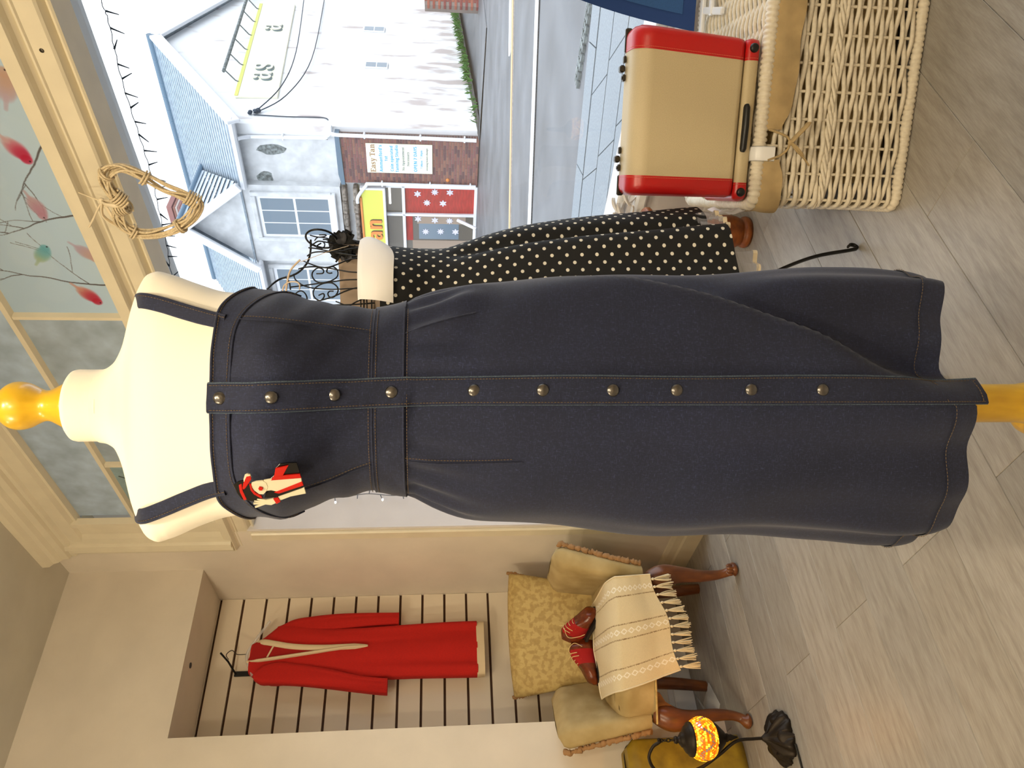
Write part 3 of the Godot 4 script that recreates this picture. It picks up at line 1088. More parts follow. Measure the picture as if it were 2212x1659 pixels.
func dress_form():
	var t = thing("dress_form", "cream jersey dress form on a turned yellow wooden stand wearing the denim dress", "mannequin", hp(-0.03, 0, 1.1), -YAW)
	var b := MB.new()
	var rows := []
	for a in 61:
		var y := lerpf(1.566, 1.18, a / 60.0)
		if a < 32: y = lerpf(1.566, 1.47, a / 32.0)
		else: y = lerpf(1.47, 1.18, (a - 32) / 28.0)
		var row := PackedVector3Array()
		for k in 73:
			var w := -PI + TAU * k / 72.0
			var p := ring_at(BODY, y, w, 0.9)
			p.z += bust(p) * 0.9
			# the chest slopes back to the neck, the shoulder ends are flat plates
			row.append(p)
		rows.append(row)
	b.grid(rows, true)
	part("torso", b, M.jersey, t)
	b = MB.new()
	b.lathe([[0.0, 1.606], [0.030, 1.607], [0.046, 1.6055], [0.0493, 1.603], [0.0505, 1.598], [0.0502, 1.58], [0.0505, 1.566], [0.0522, 1.560], [0.0525, 1.558], [0.0505, 1.5555]], 48, Transform3D(Basis.IDENTITY, Vector3(0, 0, -0.003)), 0.95)
	part("neck_cover", b, M.jersey, t)
	b = MB.new()
	for k in 26:
		var w := TAU * k / 26.0
		b.blob(Vector3(sin(w) * 0.033, 1.606, cos(w) * 0.033), Vector3(0.004, 0.0016 + 0.001 * rng.randf(), 0.004), 6, 4)
	part("neck_gather", b, M.jersey, t)
	b = MB.new()
	b.lathe(lathe_smooth([[0.0, 1.704], [0.012, 1.702], [0.024, 1.696], [0.0315, 1.686], [0.0335, 1.676], [0.0315, 1.664], [0.0255, 1.652], [0.0215, 1.642], [0.0225, 1.633], [0.028, 1.622], [0.0325, 1.613], [0.0335, 1.606], [0.0, 1.600]]), 40)
	part("finial", b, M.gold_wood, t)
	b = MB.new()
	b.lathe([[0.026, 1.20], [0.026, 0.62], [0.028, 0.39], [0.029, 0.375], [0.026, 0.362], [0.0255, 0.335], [0.0265, 0.315], [0.029, 0.30], [0.030, 0.285], [0.030, 0.20], [0.033, 0.18], [0.030, 0.15], [0.020, 0.12], [0.0, 0.115]], 36)
	part("pole", b, M.gold_wood, t)
	for k in 3:
		b = MB.new()
		var w := -2.64 + TAU * k / 3.0
		var d := Vector3(sin(w), 0, cos(w))
		var pts := spline([d * 0.02 + Vector3.UP * 0.16, d * 0.055 + Vector3.UP * 0.145, d * 0.09 + Vector3.UP * 0.095, d * 0.125 + Vector3.UP * 0.05, d * 0.16 + Vector3.UP * 0.026, d * 0.19 + Vector3.UP * 0.020], 6)
		b.tube(pts, 0.0195, 12)
		part("leg", b, M.gold_wood, t)
	# --- the dress itself
	var g = thing("denim_dress", "long dark blue denim pinafore dress with snap front on the dress form", "dress", hp(-0.03, 0, 1.1), -YAW)
	b = MB.new()
	dress_band(b, func(_w): return 1.188, neck_edge, 26)
	# turned-in top edge
	var rim := []
	for k in 2:
		var row := PackedVector3Array()
		for j in 129:
			var w := -PI + TAU * j / 128.0
			var p := dress_at(neck_edge(w) - k * 0.02, w, -0.0035 * (k + 0.6))
			row.append(p)
		rim.append(row)
	b.grid(rim, true, false, Vector2.ONE, true)
	part("bodice", b, M.denim, g)
	b = MB.new()
	dress_band(b, hem_edge, func(_w): return 1.146, 64, 160)
	part("skirt", b, M.denim, g)
	b = MB.new()
	dress_band(b, func(w): return hem_edge(w) + 0.001, func(w): return hem_edge(w) + 0.036, 5, 160, 0.0022)
	part("hem", b, M.denim, g)
	b = MB.new()
	dress_band(b, func(_w): return 1.1455, func(_w): return 1.1885, 5, 128, 0.0025)
	part("waistband", b, M.denim, g)
	b = MB.new()
	var edge := []
	for k in 97:
		var w := lerpf(-1.75, 1.75, k / 96.0)
		edge.append(dress_at(neck_edge(w), w, 0.0005))
	b.tube(edge, 0.0022, 8)
	part("neckline_edge", b, M.denim, g)
	# seams standing proud
	b = MB.new()
	var facing := [[0.155, 1.295], [0.158, 1.312], [0.150, 1.330], [0.132, 1.347], [0.11, 1.357], [0.08, 1.361], [0.02, 1.362], [-0.04, 1.362], [-0.085, 1.361], [-0.11, 1.355], [-0.13, 1.342], [-0.146, 1.325], [-0.152, 1.305], [-0.148, 1.288]]
	seam(b, facing, 0.0014)
	seam(b, [[0.113, 1.356], [0.112, 1.33], [0.108, 1.29], [0.102, 1.24], [0.098, 1.19]])
	seam(b, [[-0.115, 1.352], [-0.113, 1.30], [-0.10, 1.25], [-0.085, 1.21], [-0.078, 1.19]])
	for yy in [1.1875, 1.1465]:
		var ln := []
		for k in 25: ln.append([lerpf(-0.12, 0.134, k / 24.0), yy])
		seam(b, ln, 0.0016, 0.002)
	seam(b, [[0.098, 1.145], [0.104, 1.12], [0.114, 1.085], [0.128, 1.05]])
	seam(b, [[-0.072, 1.145], [-0.075, 1.10], [-0.076, 1.05], [-0.074, 0.99]])
	part("seam", b, M.denim, g)
	b = MB.new()
	var off := func(line: Array, dx: float, dy: float):
		var o := []
		for p in line: o.append([p[0] + dx, p[1] + dy])
		return o
	stitches(b, off.call(facing, 0.0, 0.0042))
	stitches(b, [[0.117, 1.356], [0.116, 1.33], [0.112, 1.29], [0.106, 1.24], [0.102, 1.19]])
	stitches(b, [[-0.111, 1.352], [-0.109, 1.30], [-0.096, 1.25], [-0.081, 1.21], [-0.074, 1.19]])
	for yy in [1.192, 1.183, 1.142]:
		var ln := []
		for k in 25: ln.append([lerpf(-0.118, 0.132, k / 24.0), yy])
		stitches(b, ln, 0.0032)
	stitches(b, [[-0.068, 1.145], [-0.071, 1.10], [-0.072, 1.05], [-0.070, 1.0]])
	var topst := []
	for k in 97:
		var w := lerpf(-1.5, 1.5, k / 96.0)
		topst.append(dress_at(neck_edge(w) - 0.003, w, 0.0022))
	dash(b, topst, 0.0042, 0.0005)
	var hemst := []
	for k in 129:
		var w := lerpf(-1.6, 1.6, k / 128.0)
		hemst.append(dress_at(hem_edge(w) + 0.035, w, 0.0034))
	dash(b, hemst, 0.005, 0.0005)
	tag(part("stitching", b, M.thread, g), "", "", "", "stuff")
	# the button band runs from the neckline past the hem
	b = MB.new()
	var cols := [-0.0185, -0.0185, -0.0165, -0.006, 0.006, 0.0165, 0.0185, 0.0185]
	var lifts := [0.0, 0.0035, 0.0045, 0.0048, 0.0048, 0.0045, 0.0035, 0.0]
	rows = []
	for k in 111:
		var y := lerpf(1.392, 0.352, k / 110.0)
		var row := PackedVector3Array()
		for j in 8:
			var p := dress_front(band_x(y) + cols[j], minf(y, 1.388), lifts[j] + (0.0012 * sin(y * 260.0 + j * 1.7) if j > 1 and j < 6 else 0.0))
			p.y = y
			row.append(p)
		rows.append(row)
	b.grid(rows)
	var bt: PackedVector3Array = rows[110]
	b.face([bt[1], bt[0], bt[7], bt[6]])
	part("button_band", b, M.denim, g)
	b = MB.new()
	for s in [-1.0, 1.0]:
		var pts := []
		for k in 105:
			var y := lerpf(1.391, 0.353, k / 104.0)
			var p := dress_front(band_x(y) + 0.0186 * s, minf(y, 1.388), 0.0036)
			p.y = y
			pts.append(p)
		b.tube(pts, 0.0012 if s > 0 else 0.0007, 6)
	part("worn_edge", b, M.denim_worn, g, "paler frayed edge")
	b = MB.new()
	for s in [-1.0, 1.0]:
		var pts := []
		for k in 105:
			var y := lerpf(1.389, 0.356, k / 104.0)
			var p := dress_front(band_x(y) + 0.0152 * s, minf(y, 1.388), 0.0052)
			p.y = y
			pts.append(p)
		dash(b, pts, 0.0042, 0.0005)
	var tail := []
	for k in 7:
		var p := dress_front(band_x(0.36) + lerpf(-0.015, 0.015, k / 6.0), 0.360, 0.0052)
		tail.append(p)
	dash(b, tail, 0.0045, 0.0008)
	tag(part("stitching", b, M.thread, g), "", "", "", "stuff")
	for y in [1.374, 1.308, 1.235, 1.162, 1.054, 0.965, 0.873, 0.787, 0.688, 0.59]:
		b = MB.new()
		var p := dress_front(band_x(y), y, 0.0045)
		b.lathe([[0.0, 0.0038], [0.004, 0.0035], [0.0068, 0.0024], [0.0084, 0.0006], [0.0086, -0.001]], 20, Transform3D(Basis(Vector3.RIGHT, PI / 2), p))
		part("snap", b, M.snap, g)
	# shoulder straps
	for s in [1.0, -1.0]:
		b = MB.new()
		var path: Array
		if s > 0: path = [[0.110, 1.376, 0], [0.116, 1.40, 0], [0.126, 1.435, 0], [0.136, 1.468, 0], [0.142, 1.497, 0], [0.142, 1.518, 1], [0.138, 1.49, 2], [0.12, 1.40, 2]]
		else: path = [[-0.104, 1.376, 0], [-0.110, 1.40, 0], [-0.124, 1.435, 0], [-0.138, 1.468, 0], [-0.148, 1.497, 0], [-0.148, 1.518, 1], [-0.142, 1.49, 2], [-0.12, 1.40, 2]]
		var mid := []
		for q in path:
			var p: Vector3
			if q[2] == 0:
				p = ring_at(BODY, q[1], front_angle(BODY, q[0], q[1], 0.9), 0.9) + Vector3(0, 0.001, 0.0035)
			elif q[2] == 1: p = Vector3(q[0], 1.522, -0.012)
			else: p = ring_at(BODY, q[1], PI - front_angle(BODY, q[0], q[1], 0.9), 0.9) + Vector3(0, 0, -0.003)
			mid.append(p)
		mid = spline(mid, 6)
		rows = []
		for k in mid.size():
			var tg: Vector3 = (mid[mini(k + 1, mid.size() - 1)] - mid[maxi(k - 1, 0)]).normalized()
			var ac := (Vector3.RIGHT - tg * tg.x).normalized()
			var nn := ac.cross(tg)
			if nn.z + nn.y < 0 and k < mid.size() * 0.6: nn = -nn
			var row := PackedVector3Array()
			for e in [[-0.0105, -0.001], [-0.0105, 0.002], [-0.0085, 0.0028], [0.0085, 0.0028], [0.0105, 0.002], [0.0105, -0.001], [-0.0105, -0.001]]:
				row.append(mid[k] + ac * e[0] + nn * e[1])
			rows.append(row)
		b.grid(rows, true)
		part("strap", b, M.denim, g)
		b = MB.new()
		var st := []
		for k in int(mid.size() * 0.62):
			st.append(rows[k][3 if s > 0 else 2].lerp(rows[k][2 if s > 0 else 3], 0.12) + Vector3(0, 0.0003, 0.0006))
		dash(b, st, 0.0042, 0.0005)
		tag(part("stitching", b, M.thread, g), "", "", "", "stuff")
	brooch()

func band_x(y: float) -> float:
	return 0.012 + 0.009 * smoothstep(1.38, 1.05, y)

func lathe_smooth(prof: Array, per := 4) -> Array:
	var pts := []
	for p in prof: pts.append(Vector3(p[0], p[1], 0))
	var out := []
	for p in spline(pts, per): out.append([maxf(p.x, 0.0), p.y])
	return out

# an enamel lady: hat, hair, face, lapels and a waving arm, each a layer of its own
func brooch():
	var c := dress_front(-0.093, 1.310, 0.004)
	var e := dress_front(-0.073, 1.310, 0.004) - c
	var xx := e.normalized()
	var up := (dress_front(-0.093, 1.325, 0.004) - dress_front(-0.093, 1.295, 0.004)).normalized()
	up = (up - xx * up.dot(xx)).normalized()
	var t = thing("brooch", "red, black and cream enamel brooch of a lady in a hat", "brooch", hp(-0.03, 0, 1.1) + Basis(Vector3.UP, -YAW) * (c + xx.cross(up) * 0.004), 0.0)
	t.basis = Basis(Vector3.UP, -YAW) * Basis(xx, up, xx.cross(up))
	var s := 0.000156
	var shapes := [
		["collar", M.enamel_black, 0.0, [700, 1030, 740, 1000, 790, 1035, 985, 975, 990, 1005, 770, 1078, 690, 1075]],
		["collar", M.enamel_black, 0.0, [745, 900, 790, 860, 800, 800, 830, 770, 960, 770, 985, 905, 880, 912]],
		["hair", M.enamel_black, 0.0012, [535, 975, 560, 940, 600, 930, 625, 1000, 675, 1060, 665, 1085, 600, 1098, 553, 1080, 528, 1010]],
		["hat", M.enamel_black, 0.0, [468, 930, 500, 908, 545, 898, 560, 940, 575, 1010, 556, 1078, 515, 1070, 485, 1010]],
		["hat_band", M.enamel_red, 0.0018, [505, 935, 527, 925, 530, 990, 553, 1072, 530, 1076, 507, 1000]],
		["hat_brim", M.enamel_cream, 0.0012, [545, 885, 558, 848, 578, 838, 600, 846, 605, 872, 575, 900, 545, 945]],
		["hat_brim", M.enamel_red, 0.002, [530, 965, 540, 920, 570, 862, 600, 856, 606, 885, 580, 925, 552, 965, 536, 978]],
		["face", M.enamel_cream, 0.0022, [597, 950, 604, 920, 640, 908, 690, 906, 716, 930, 724, 965, 712, 1002, 684, 1034, 650, 1028, 615, 990]],
		["hair_line", M.enamel_red, 0.003, [585, 925, 600, 930, 606, 975, 625, 1010, 668, 1045, 674, 1070, 658, 1064, 612, 1026, 590, 985]],
		["lips", M.enamel_red, 0.0042, [650, 972, 660, 955, 680, 960, 688, 975, 676, 992, 658, 990]],
		["bodice", M.enamel_cream, 0.0016, [696, 905, 755, 897, 985, 903, 988, 945, 790, 1018, 745, 1003, 712, 1005]],
		["lapel", M.enamel_red, 0.003, [752, 908, 778, 870, 978, 868, 988, 905]],
		["scarf", M.enamel_red, 0.0034, [778, 880, 796, 800, 895, 783, 848, 868]],
		["lapel", M.enamel_red, 0.003, [768, 1022, 990, 938, 1000, 975, 803, 1035]],
		["arm", M.enamel_cream, 0.0016, [795, 1068, 1003, 1000, 1012, 1056, 890, 1074, 806, 1104]],
		["bracelet", M.enamel_red, 0.003, [755, 1080, 795, 1073, 810, 1112, 776, 1130]],
		["hand", M.enamel_cream, 0.0016, [668, 1078, 700, 1088, 760, 1080, 775, 1122, 735, 1140, 690, 1130, 612, 1156, 606, 1146, 655, 1125, 600, 1122, 598, 1110, 652, 1108, 605, 1096, 608, 1084, 660, 1094, 628, 1080, 634, 1070]],
	]
	for q in shapes:
		var pl := PackedVector2Array()
		var a: Array = q[3]
		for k in range(0, a.size(), 2): pl.append(Vector2((975 - a[k + 1]) * s, (745 - a[k]) * s))
		var b := MB.new()
		b.extrude(pl, 0.0022, Transform3D(Basis.IDENTITY, Vector3(0, 0, q[2] * 0.8)), 0.0004)
		part(q[0], b, q[1], t)

# ---------------------------------------------------------------- wire form with the polka dot dress
const WIRE := [[1.10, 0.118, 0.118, 0.085, 0.075], [1.18, 0.128, 0.128, 0.10, 0.08], [1.26, 0.142, 0.142, 0.105, 0.085], [1.32, 0.150, 0.150, 0.10, 0.088], [1.38, 0.162, 0.162, 0.085, 0.085], [1.41, 0.12, 0.12, 0.06, 0.06], [1.44, 0.078, 0.078, 0.055, 0.055], [1.48, 0.05, 0.05, 0.05, 0.05]]
const POLKA := [[0.44, 0.252, 0.252, 0.20, 0.20], [0.50, 0.249, 0.249, 0.195, 0.195], [0.61, 0.238, 0.238, 0.18, 0.18], [0.83, 0.214, 0.214, 0.15, 0.16], [0.92, 0.198, 0.198, 0.135, 0.145], [0.98, 0.182, 0.182, 0.122, 0.13], [1.045, 0.160, 0.160, 0.108, 0.108], [1.09, 0.146, 0.146, 0.100, 0.092], [1.12, 0.144, 0.144, 0.100, 0.09], [1.17, 0.146, 0.146, 0.112, 0.092], [1.25, 0.152, 0.152, 0.120, 0.095], [1.35, 0.150, 0.150, 0.11, 0.095]]
const WIRES := {
	"a": [0.116, 1.388, 0.122, 1.377, 0.124, 1.360, 0.124, 1.341, 0.128, 1.313, 0.135, 1.297, 0.139, 1.279],
	"b": [0.106, 1.397, 0.097, 1.380, 0.089, 1.360, 0.087, 1.343, 0.092, 1.326, 0.105, 1.299, 0.110, 1.281, 0.112, 1.255],
	"c": [0.089, 1.408, 0.090, 1.391, 0.089, 1.367, 0.086, 1.340, 0.081, 1.313, 0.077, 1.289, 0.076, 1.245],
	"d": [0.078, 1.419, 0.066, 1.415, 0.054, 1.401, 0.045, 1.383, 0.040, 1.360, 0.038, 1.326, 0.040, 1.286, 0.041, 1.24],
	"e": [0.048, 1.424, 0.049, 1.393, 0.051, 1.360, 0.054, 1.333, 0.059, 1.299, 0.061, 1.24],
	"f": [0.011, 1.368, 0.014, 1.353, 0.022, 1.326, 0.033, 1.302, 0.041, 1.278, 0.045, 1.245],
	"g": [0.002, 1.40, 0.004, 1.333, 0.005, 1.286, 0.009, 1.237],
	"h": [-0.012, 1.32, -0.002, 1.297, 0.010, 1.278, 0.017, 1.262, 0.019, 1.241],
	"i": [0.123, 1.272, 0.107, 1.272, 0.072, 1.270, 0.038, 1.267, -0.003, 1.266, -0.06, 1.268, -0.12, 1.272],
	"j": [0.082, 1.262, 0.061, 1.262, 0.052, 1.258, 0.038, 1.256, -0.003, 1.253, -0.06, 1.256],
	"k": [0.073, 1.363, 0.074, 1.349, 0.082, 1.349, 0.086, 1.360, 0.078, 1.371, 0.067, 1.372, 0.056, 1.363, 0.053, 1.347, 0.058, 1.329, 0.067, 1.318, 0.080, 1.318, 0.089, 1.328, 0.086, 1.338, 0.078, 1.341, 0.074, 1.336, 0.075, 1.329],
	"l": [0.025, 1.357, 0.029, 1.347, 0.022, 1.345, 0.014, 1.353, 0.019, 1.364, 0.030, 1.369, 0.042, 1.364, 0.051, 1.347, 0.052, 1.329, 0.043, 1.317, 0.032, 1.316, 0.021, 1.325, 0.022, 1.334, 0.029, 1.337, 0.034, 1.333, 0.034, 1.325],
	"m": [0.024, 1.415, 0.033, 1.411, 0.038, 1.401, 0.034, 1.391, 0.024, 1.384, 0.015, 1.383],
	"n": [0.139, 1.383, 0.150, 1.369, 0.151, 1.359, 0.149, 1.340, 0.148, 1.313, 0.148, 1.299],
	"o": [0.137, 1.387, 0.132, 1.367, 0.127, 1.345, 0.124, 1.326, 0.119, 1.299, 0.113, 1.255],
	"p": [0.146, 1.359, 0.139, 1.367, 0.134, 1.366, 0.131, 1.359, 0.135, 1.352, 0.144, 1.351, 0.150, 1.355],
	"q": [0.146, 1.305, 0.146, 1.293, 0.143, 1.255],
}

func wire_front(x: float, y: float, lift := 0.0) -> Vector3:
	var r := look(WIRE, y, 1)
	var s := clampf(x / r, -0.995, 0.995)
	return Vector3(x, y, look(WIRE, y, 3) * sqrt(1.0 - s * s) + lift)

func polka_at(y: float, a: float, lift := 0.0) -> Vector3:
	var p := ring_at(POLKA, y, a)
	var low := clampf((1.08 - y) / 0.6, 0.0, 1.0)
	var o := lift
	var rip := sqrt(low)
	o -= rip * 0.050 * exp(-pow(wrapf(a - 0.98, -PI, PI) / 0.14, 2.0))
	o += low * 0.018 * exp(-pow(wrapf(a - 0.70, -PI, PI) / 0.22, 2.0))
	o -= rip * 0.04 * exp(-pow(wrapf(a + 0.55, -PI, PI) / 0.16, 2.0))
	o -= rip * 0.04 * exp(-pow(wrapf(a - 2.3, -PI, PI) / 0.2, 2.0))
	o -= rip * 0.04 * exp(-pow(wrapf(a + 1.8, -PI, PI) / 0.2, 2.0))
	o += low * 0.006 * sin(a * 9.0)
	if y > 1.1: o += 0.012 * exp(-pow((absf(p.x) - 0.06) / 0.045, 2.0)) * exp(-pow((y - 1.19) / 0.05, 2.0)) * (1.0 if p.z > 0 else 0.0)
	return p + Vector3(sin(a), 0, cos(a)) * o

func wire_form():
	var at := hp(0.165, 0, 1.74)
	var t = thing("wire_dress_form", "black wire dress form with scrolls and curled feet wearing the polka dot dress", "mannequin", at, -YAW)
	for key in WIRES:
		var a: Array = WIRES[key]
		var b := MB.new()
		for side in [1.0, -1.0]:
			var pts := []
			for k in range(0, a.size(), 2):
				pts.append(wire_front(a[k] * side, a[k + 1]) if key != "i" and key != "j" else wire_front(a[k] * side, a[k + 1], 0.004))
			b.tube(spline(pts, 5), 0.0016, 6)
			if key in ["i", "j"]: break
		part("scroll_wire", b, M.wire, t)
	for side in [1.0, -1.0]:
		var b := MB.new()
		var pts := []
		for q in [[0.162, 1.389, 0], [0.142, 1.389, 0], [0.126, 1.391, 0], [0.109, 1.397, 0], [0.091, 1.412, 0], [0.080, 1.43, 0], [0.072, 1.456, 0], [0.060, 1.470, 0.01], [0.045, 1.478, 0.03]]:
			pts.append(Vector3(q[0] * side, q[1], q[2]))
		b.tube(spline(pts, 5), 0.0024, 6)
		part("shoulder_wire", b, M.wire, t)
		b = MB.new()
		pts = []
		for k in 28:
			var w := TAU * k / 28.0
			pts.append(Vector3((0.164 + 0.011 * cos(w)) * side, 1.365 + 0.034 * sin(w), 0.052 * cos(w)))
		b.tube(pts, 0.0024, 6, false, true)
		part("armhole_ring", b, M.wire, t)
		b = MB.new()
		for sg in [1.0, -1.0]:
			b.tube(spline([Vector3(0.166 * side, 1.385, 0.03 * sg), Vector3(0.168 * side, 1.372, 0.0), Vector3(0.168 * side, 1.355, 0.012 * sg), Vector3(0.168 * side, 1.352, 0.028 * sg), Vector3(0.168 * side, 1.366, 0.026 * sg)], 5), 0.0015, 6)
		part("armhole_scroll", b, M.wire, t)
		b = MB.new()
		b.tube(spline([Vector3(0.078 * side, 1.443, 0), Vector3(0.070 * side, 1.438, 0.012), Vector3(0.060 * side, 1.432, 0.02), Vector3(0.045 * side, 1.428, 0.03)], 5), 0.0018, 6)
		part("neck_wire", b, M.wire, t)
	var b := MB.new()
	var pts := []
	for k in 24:
		var w := TAU * k / 24.0
		pts.append(Vector3(0.048 * sin(w), 1.478, 0.048 * cos(w)))
	b.tube(pts, 0.0024, 6, false, true)
	part("neck_ring", b, M.wire, t)
	for y in [1.26, 1.10]:
		b = MB.new()
		pts = []
		for k in 40: pts.append(ring_at(WIRE, y, TAU * k / 40.0))
		b.tube(pts, 0.002, 6, false, true)
		part("body_ring", b, M.wire, t)
	b = MB.new()
	b.tube([Vector3(0, 1.10, 0), Vector3(0, 0.20, 0)], 0.011, 12)
	part("pole", b, M.wire, t)
	for k in 3:
		var w: float = [2.205, 4.4, 5.6][k]
		var d := Vector3(sin(w), 0, cos(w))
		b = MB.new()
		pts = spline([d * 0.008 + Vector3.UP * 0.42, d * 0.06 + Vector3.UP * 0.375, d * 0.11 + Vector3.UP * 0.31, d * 0.16 + Vector3.UP * 0.23, d * 0.205 + Vector3.UP * 0.13, d * 0.230 + Vector3.UP * 0.03, d * 0.238 + Vector3.UP * 0.006, d * 0.249 + Vector3.UP * 0.010, d * 0.251 + Vector3.UP * 0.020, d * 0.244 + Vector3.UP * 0.028], 6)
		b.tube(pts, 0.0062, 8, true, false, 0.6)
		part("foot", b, M.wire, t)
	b = MB.new()
	b.tube(spline([Vector3(0.106, 1.401, 0.062), Vector3(0.093, 1.414, 0.062), Vector3(0.080, 1.423, 0.062), Vector3(0.059, 1.428, 0.064), Vector3(0.041, 1.43, 0.066), Vector3(0.03, 1.43, 0.067)], 5), 0.0022, 6)
	b.tube(spline([Vector3(0.035, 1.438, 0.066), Vector3(0.048, 1.435, 0.066), Vector3(0.056, 1.424, 0.068), Vector3(0.056, 1.407, 0.072), Vector3(0.049, 1.400, 0.075), Vector3(0.039, 1.400, 0.078)], 5), 0.0016, 6)
	b.tube([Vector3(0.100, 1.400, 0.068), Vector3(0.123, 1.343, 0.068), Vector3(0.142, 1.30, 0.04)], 0.0007, 5)
	tag(part("hanger_tape", b, M.beige_tape, self), "thin beige hanging loops and clear strap looped on the wire form's shoulder", "strap")
	get_node("hanger_tape").transform = Transform3D(Basis(Vector3.UP, -YAW), at)
	# --- dress
	var g = thing("polka_dot_dress", "black and white polka dot dress with wide white off shoulder collar", "dress", at, -YAW)
	b = MB.new()
	var rows := []
	var q0 := 0
	var segs := 160
	var ys := []
	for k in 71: ys.append(lerpf(1.225, 0.0, k / 70.0))
	for k in 71:
		var row := PackedVector3Array()
		for j in segs + 1:
			var a := -PI + TAU * j / segs
			var hem := 0.478 - 0.012 * cos(a) + 0.02 * sin(a * 2.0 - 1.1) * clampf(a, 0.0, 1.0)
			row.append(polka_at(lerpf(1.225, hem, k / 70.0), a))
		rows.append(row)
	b.grid(rows, true)
	for k in 71:
		for j in segs + 1:
			var p: Vector3 = rows[k][j]
			var a := -PI + TAU * j / segs
			var rr := (look(POLKA, p.y, 1) + look(POLKA, p.y, 3)) * 0.5
			# flared cloth: the dots keep their spacing on the straight grain
			b.uv[k * (segs + 1) + j] = Vector2(a * lerpf(rr, 0.2, 0.3) / 0.032, -p.y / 0.032)
	part("skirt_and_bodice", b, M.polka, g)
	b = MB.new()
	rows = []
	for k in 7:
		var row := PackedVector3Array()
		for j in 49:
			var a := lerpf(PI * 0.48, PI * 1.52, j / 48.0)
			row.append(polka_at(lerpf(1.335, 1.20, k / 6.0), a, -0.001 + 0.0015 * sin(j * 1.3 + k)))
		rows.append(row)
	b.grid(rows)
	part("back_lining", b, M.lining, g, "greyish beige lining inside the back of the bodice")
	for sd in [0, 1]:
		b = MB.new()
		rows = []
		for k in 13:
			var v := k / 12.0
			var row := PackedVector3Array()
			for j in 41:
				var s := j / 40.0
				var a: float = lerpf(0.04, 1.85, s) if sd == 0 else lerpf(-1.85, -0.12, s)
				var sl: float = s if sd == 0 else 1.0 - s
				var y0 := lerpf(1.196, 1.262, smoothstep(0.35, 1.0, sl))
				var y1 := lerpf(1.272, 1.283, sl)
				var y := lerpf(y1, y0, v)
				var skew: float = 0.05 * (1.0 - v) * (1.0 - sl) * (1.0 if sd == 0 else -1.0)
				var lift := 0.003 + 0.017 * sin(PI * clampf(v * 0.75 + 0.05, 0, 1)) * (1.0 - 0.3 * sl)
				if k == 0: lift = -0.006
				row.append(polka_at(y, a + skew, lift + 0.0015 * sin(s * 9.0 + v * 4.0)))
			rows.append(row)
		b.grid(rows)
		part("collar", b, M.white_cloth, g, "white fold-over collar")
	# layered organza under the hem, edged with satin tape
	for tier in [[0.235, 0.182, 0.52, 0.452, 0.9, 2.4], [0.20, 0.165, 0.50, 0.398, -1.2, 0.72]]:
		b = MB.new()
		var tape := MB.new()
		rows = []
		var tr := []
		for k in 7:
			var row := PackedVector3Array()
			var tw := PackedVector3Array()
			for j in 61:
				var a: float = lerpf(tier[4], tier[5], j / 60.0)
				var o := 0.006 * sin(j * 1.1) + 0.004 * sin(j * 0.43 + k)
				var p := Vector3(sin(a) * (tier[0] + o), lerpf(tier[2], tier[3], k / 6.0), cos(a) * (tier[1] + o))
				row.append(p)
			rows.append(row)
		b.grid(rows)
		part("organza_frill", b, M.organza, g, "see-through frill below the hem")
		for k in 2:
			var tw := PackedVector3Array()
			for p in rows[6]: tw.append(Vector3(p.x * 1.004, p.y + (0.009 if k == 0 else -0.001), p.z * 1.004))
			tr.append(tw)
		tape.grid(tr)
		part("satin_edge", tape, M.satin, g, "cream satin tape edging")
	# black fabric flower on the right shoulder
	var fl = thing("fabric_flower", "ruffled black and grey fabric flower pinned at the collar", "corsage", hp(0.318, 1.318, 1.745), -YAW)
	for k in 16:
		b = MB.new()
		var w := TAU * k / 7.0 + 0.3 * k
		var rad := 0.010 + 0.0012 * k
		var d := Vector3(sin(w), cos(w), 0.5 - 0.06 * k).normalized()
		var e1 := d.cross(Vector3(0.3, 0.2, 1)).normalized()
		rows = []
		for u in 5:
			var row := PackedVector3Array()
			for j in 9:
				var v := (j - 4) / 4.0
				var s := u / 4.0
				row.append(d * (s * (rad + 0.014)) + e1 * v * 0.015 * (0.4 + 0.6 * sin(s * 2.2)) + d.cross(e1) * (0.006 * sin(v * 5.0 + k) * s + 0.004 * s * s))
			rows.append(row)
		b.grid(rows)
		part("petal", b, M.grey_cloth if k % 4 == 1 else M.black_cloth, fl)

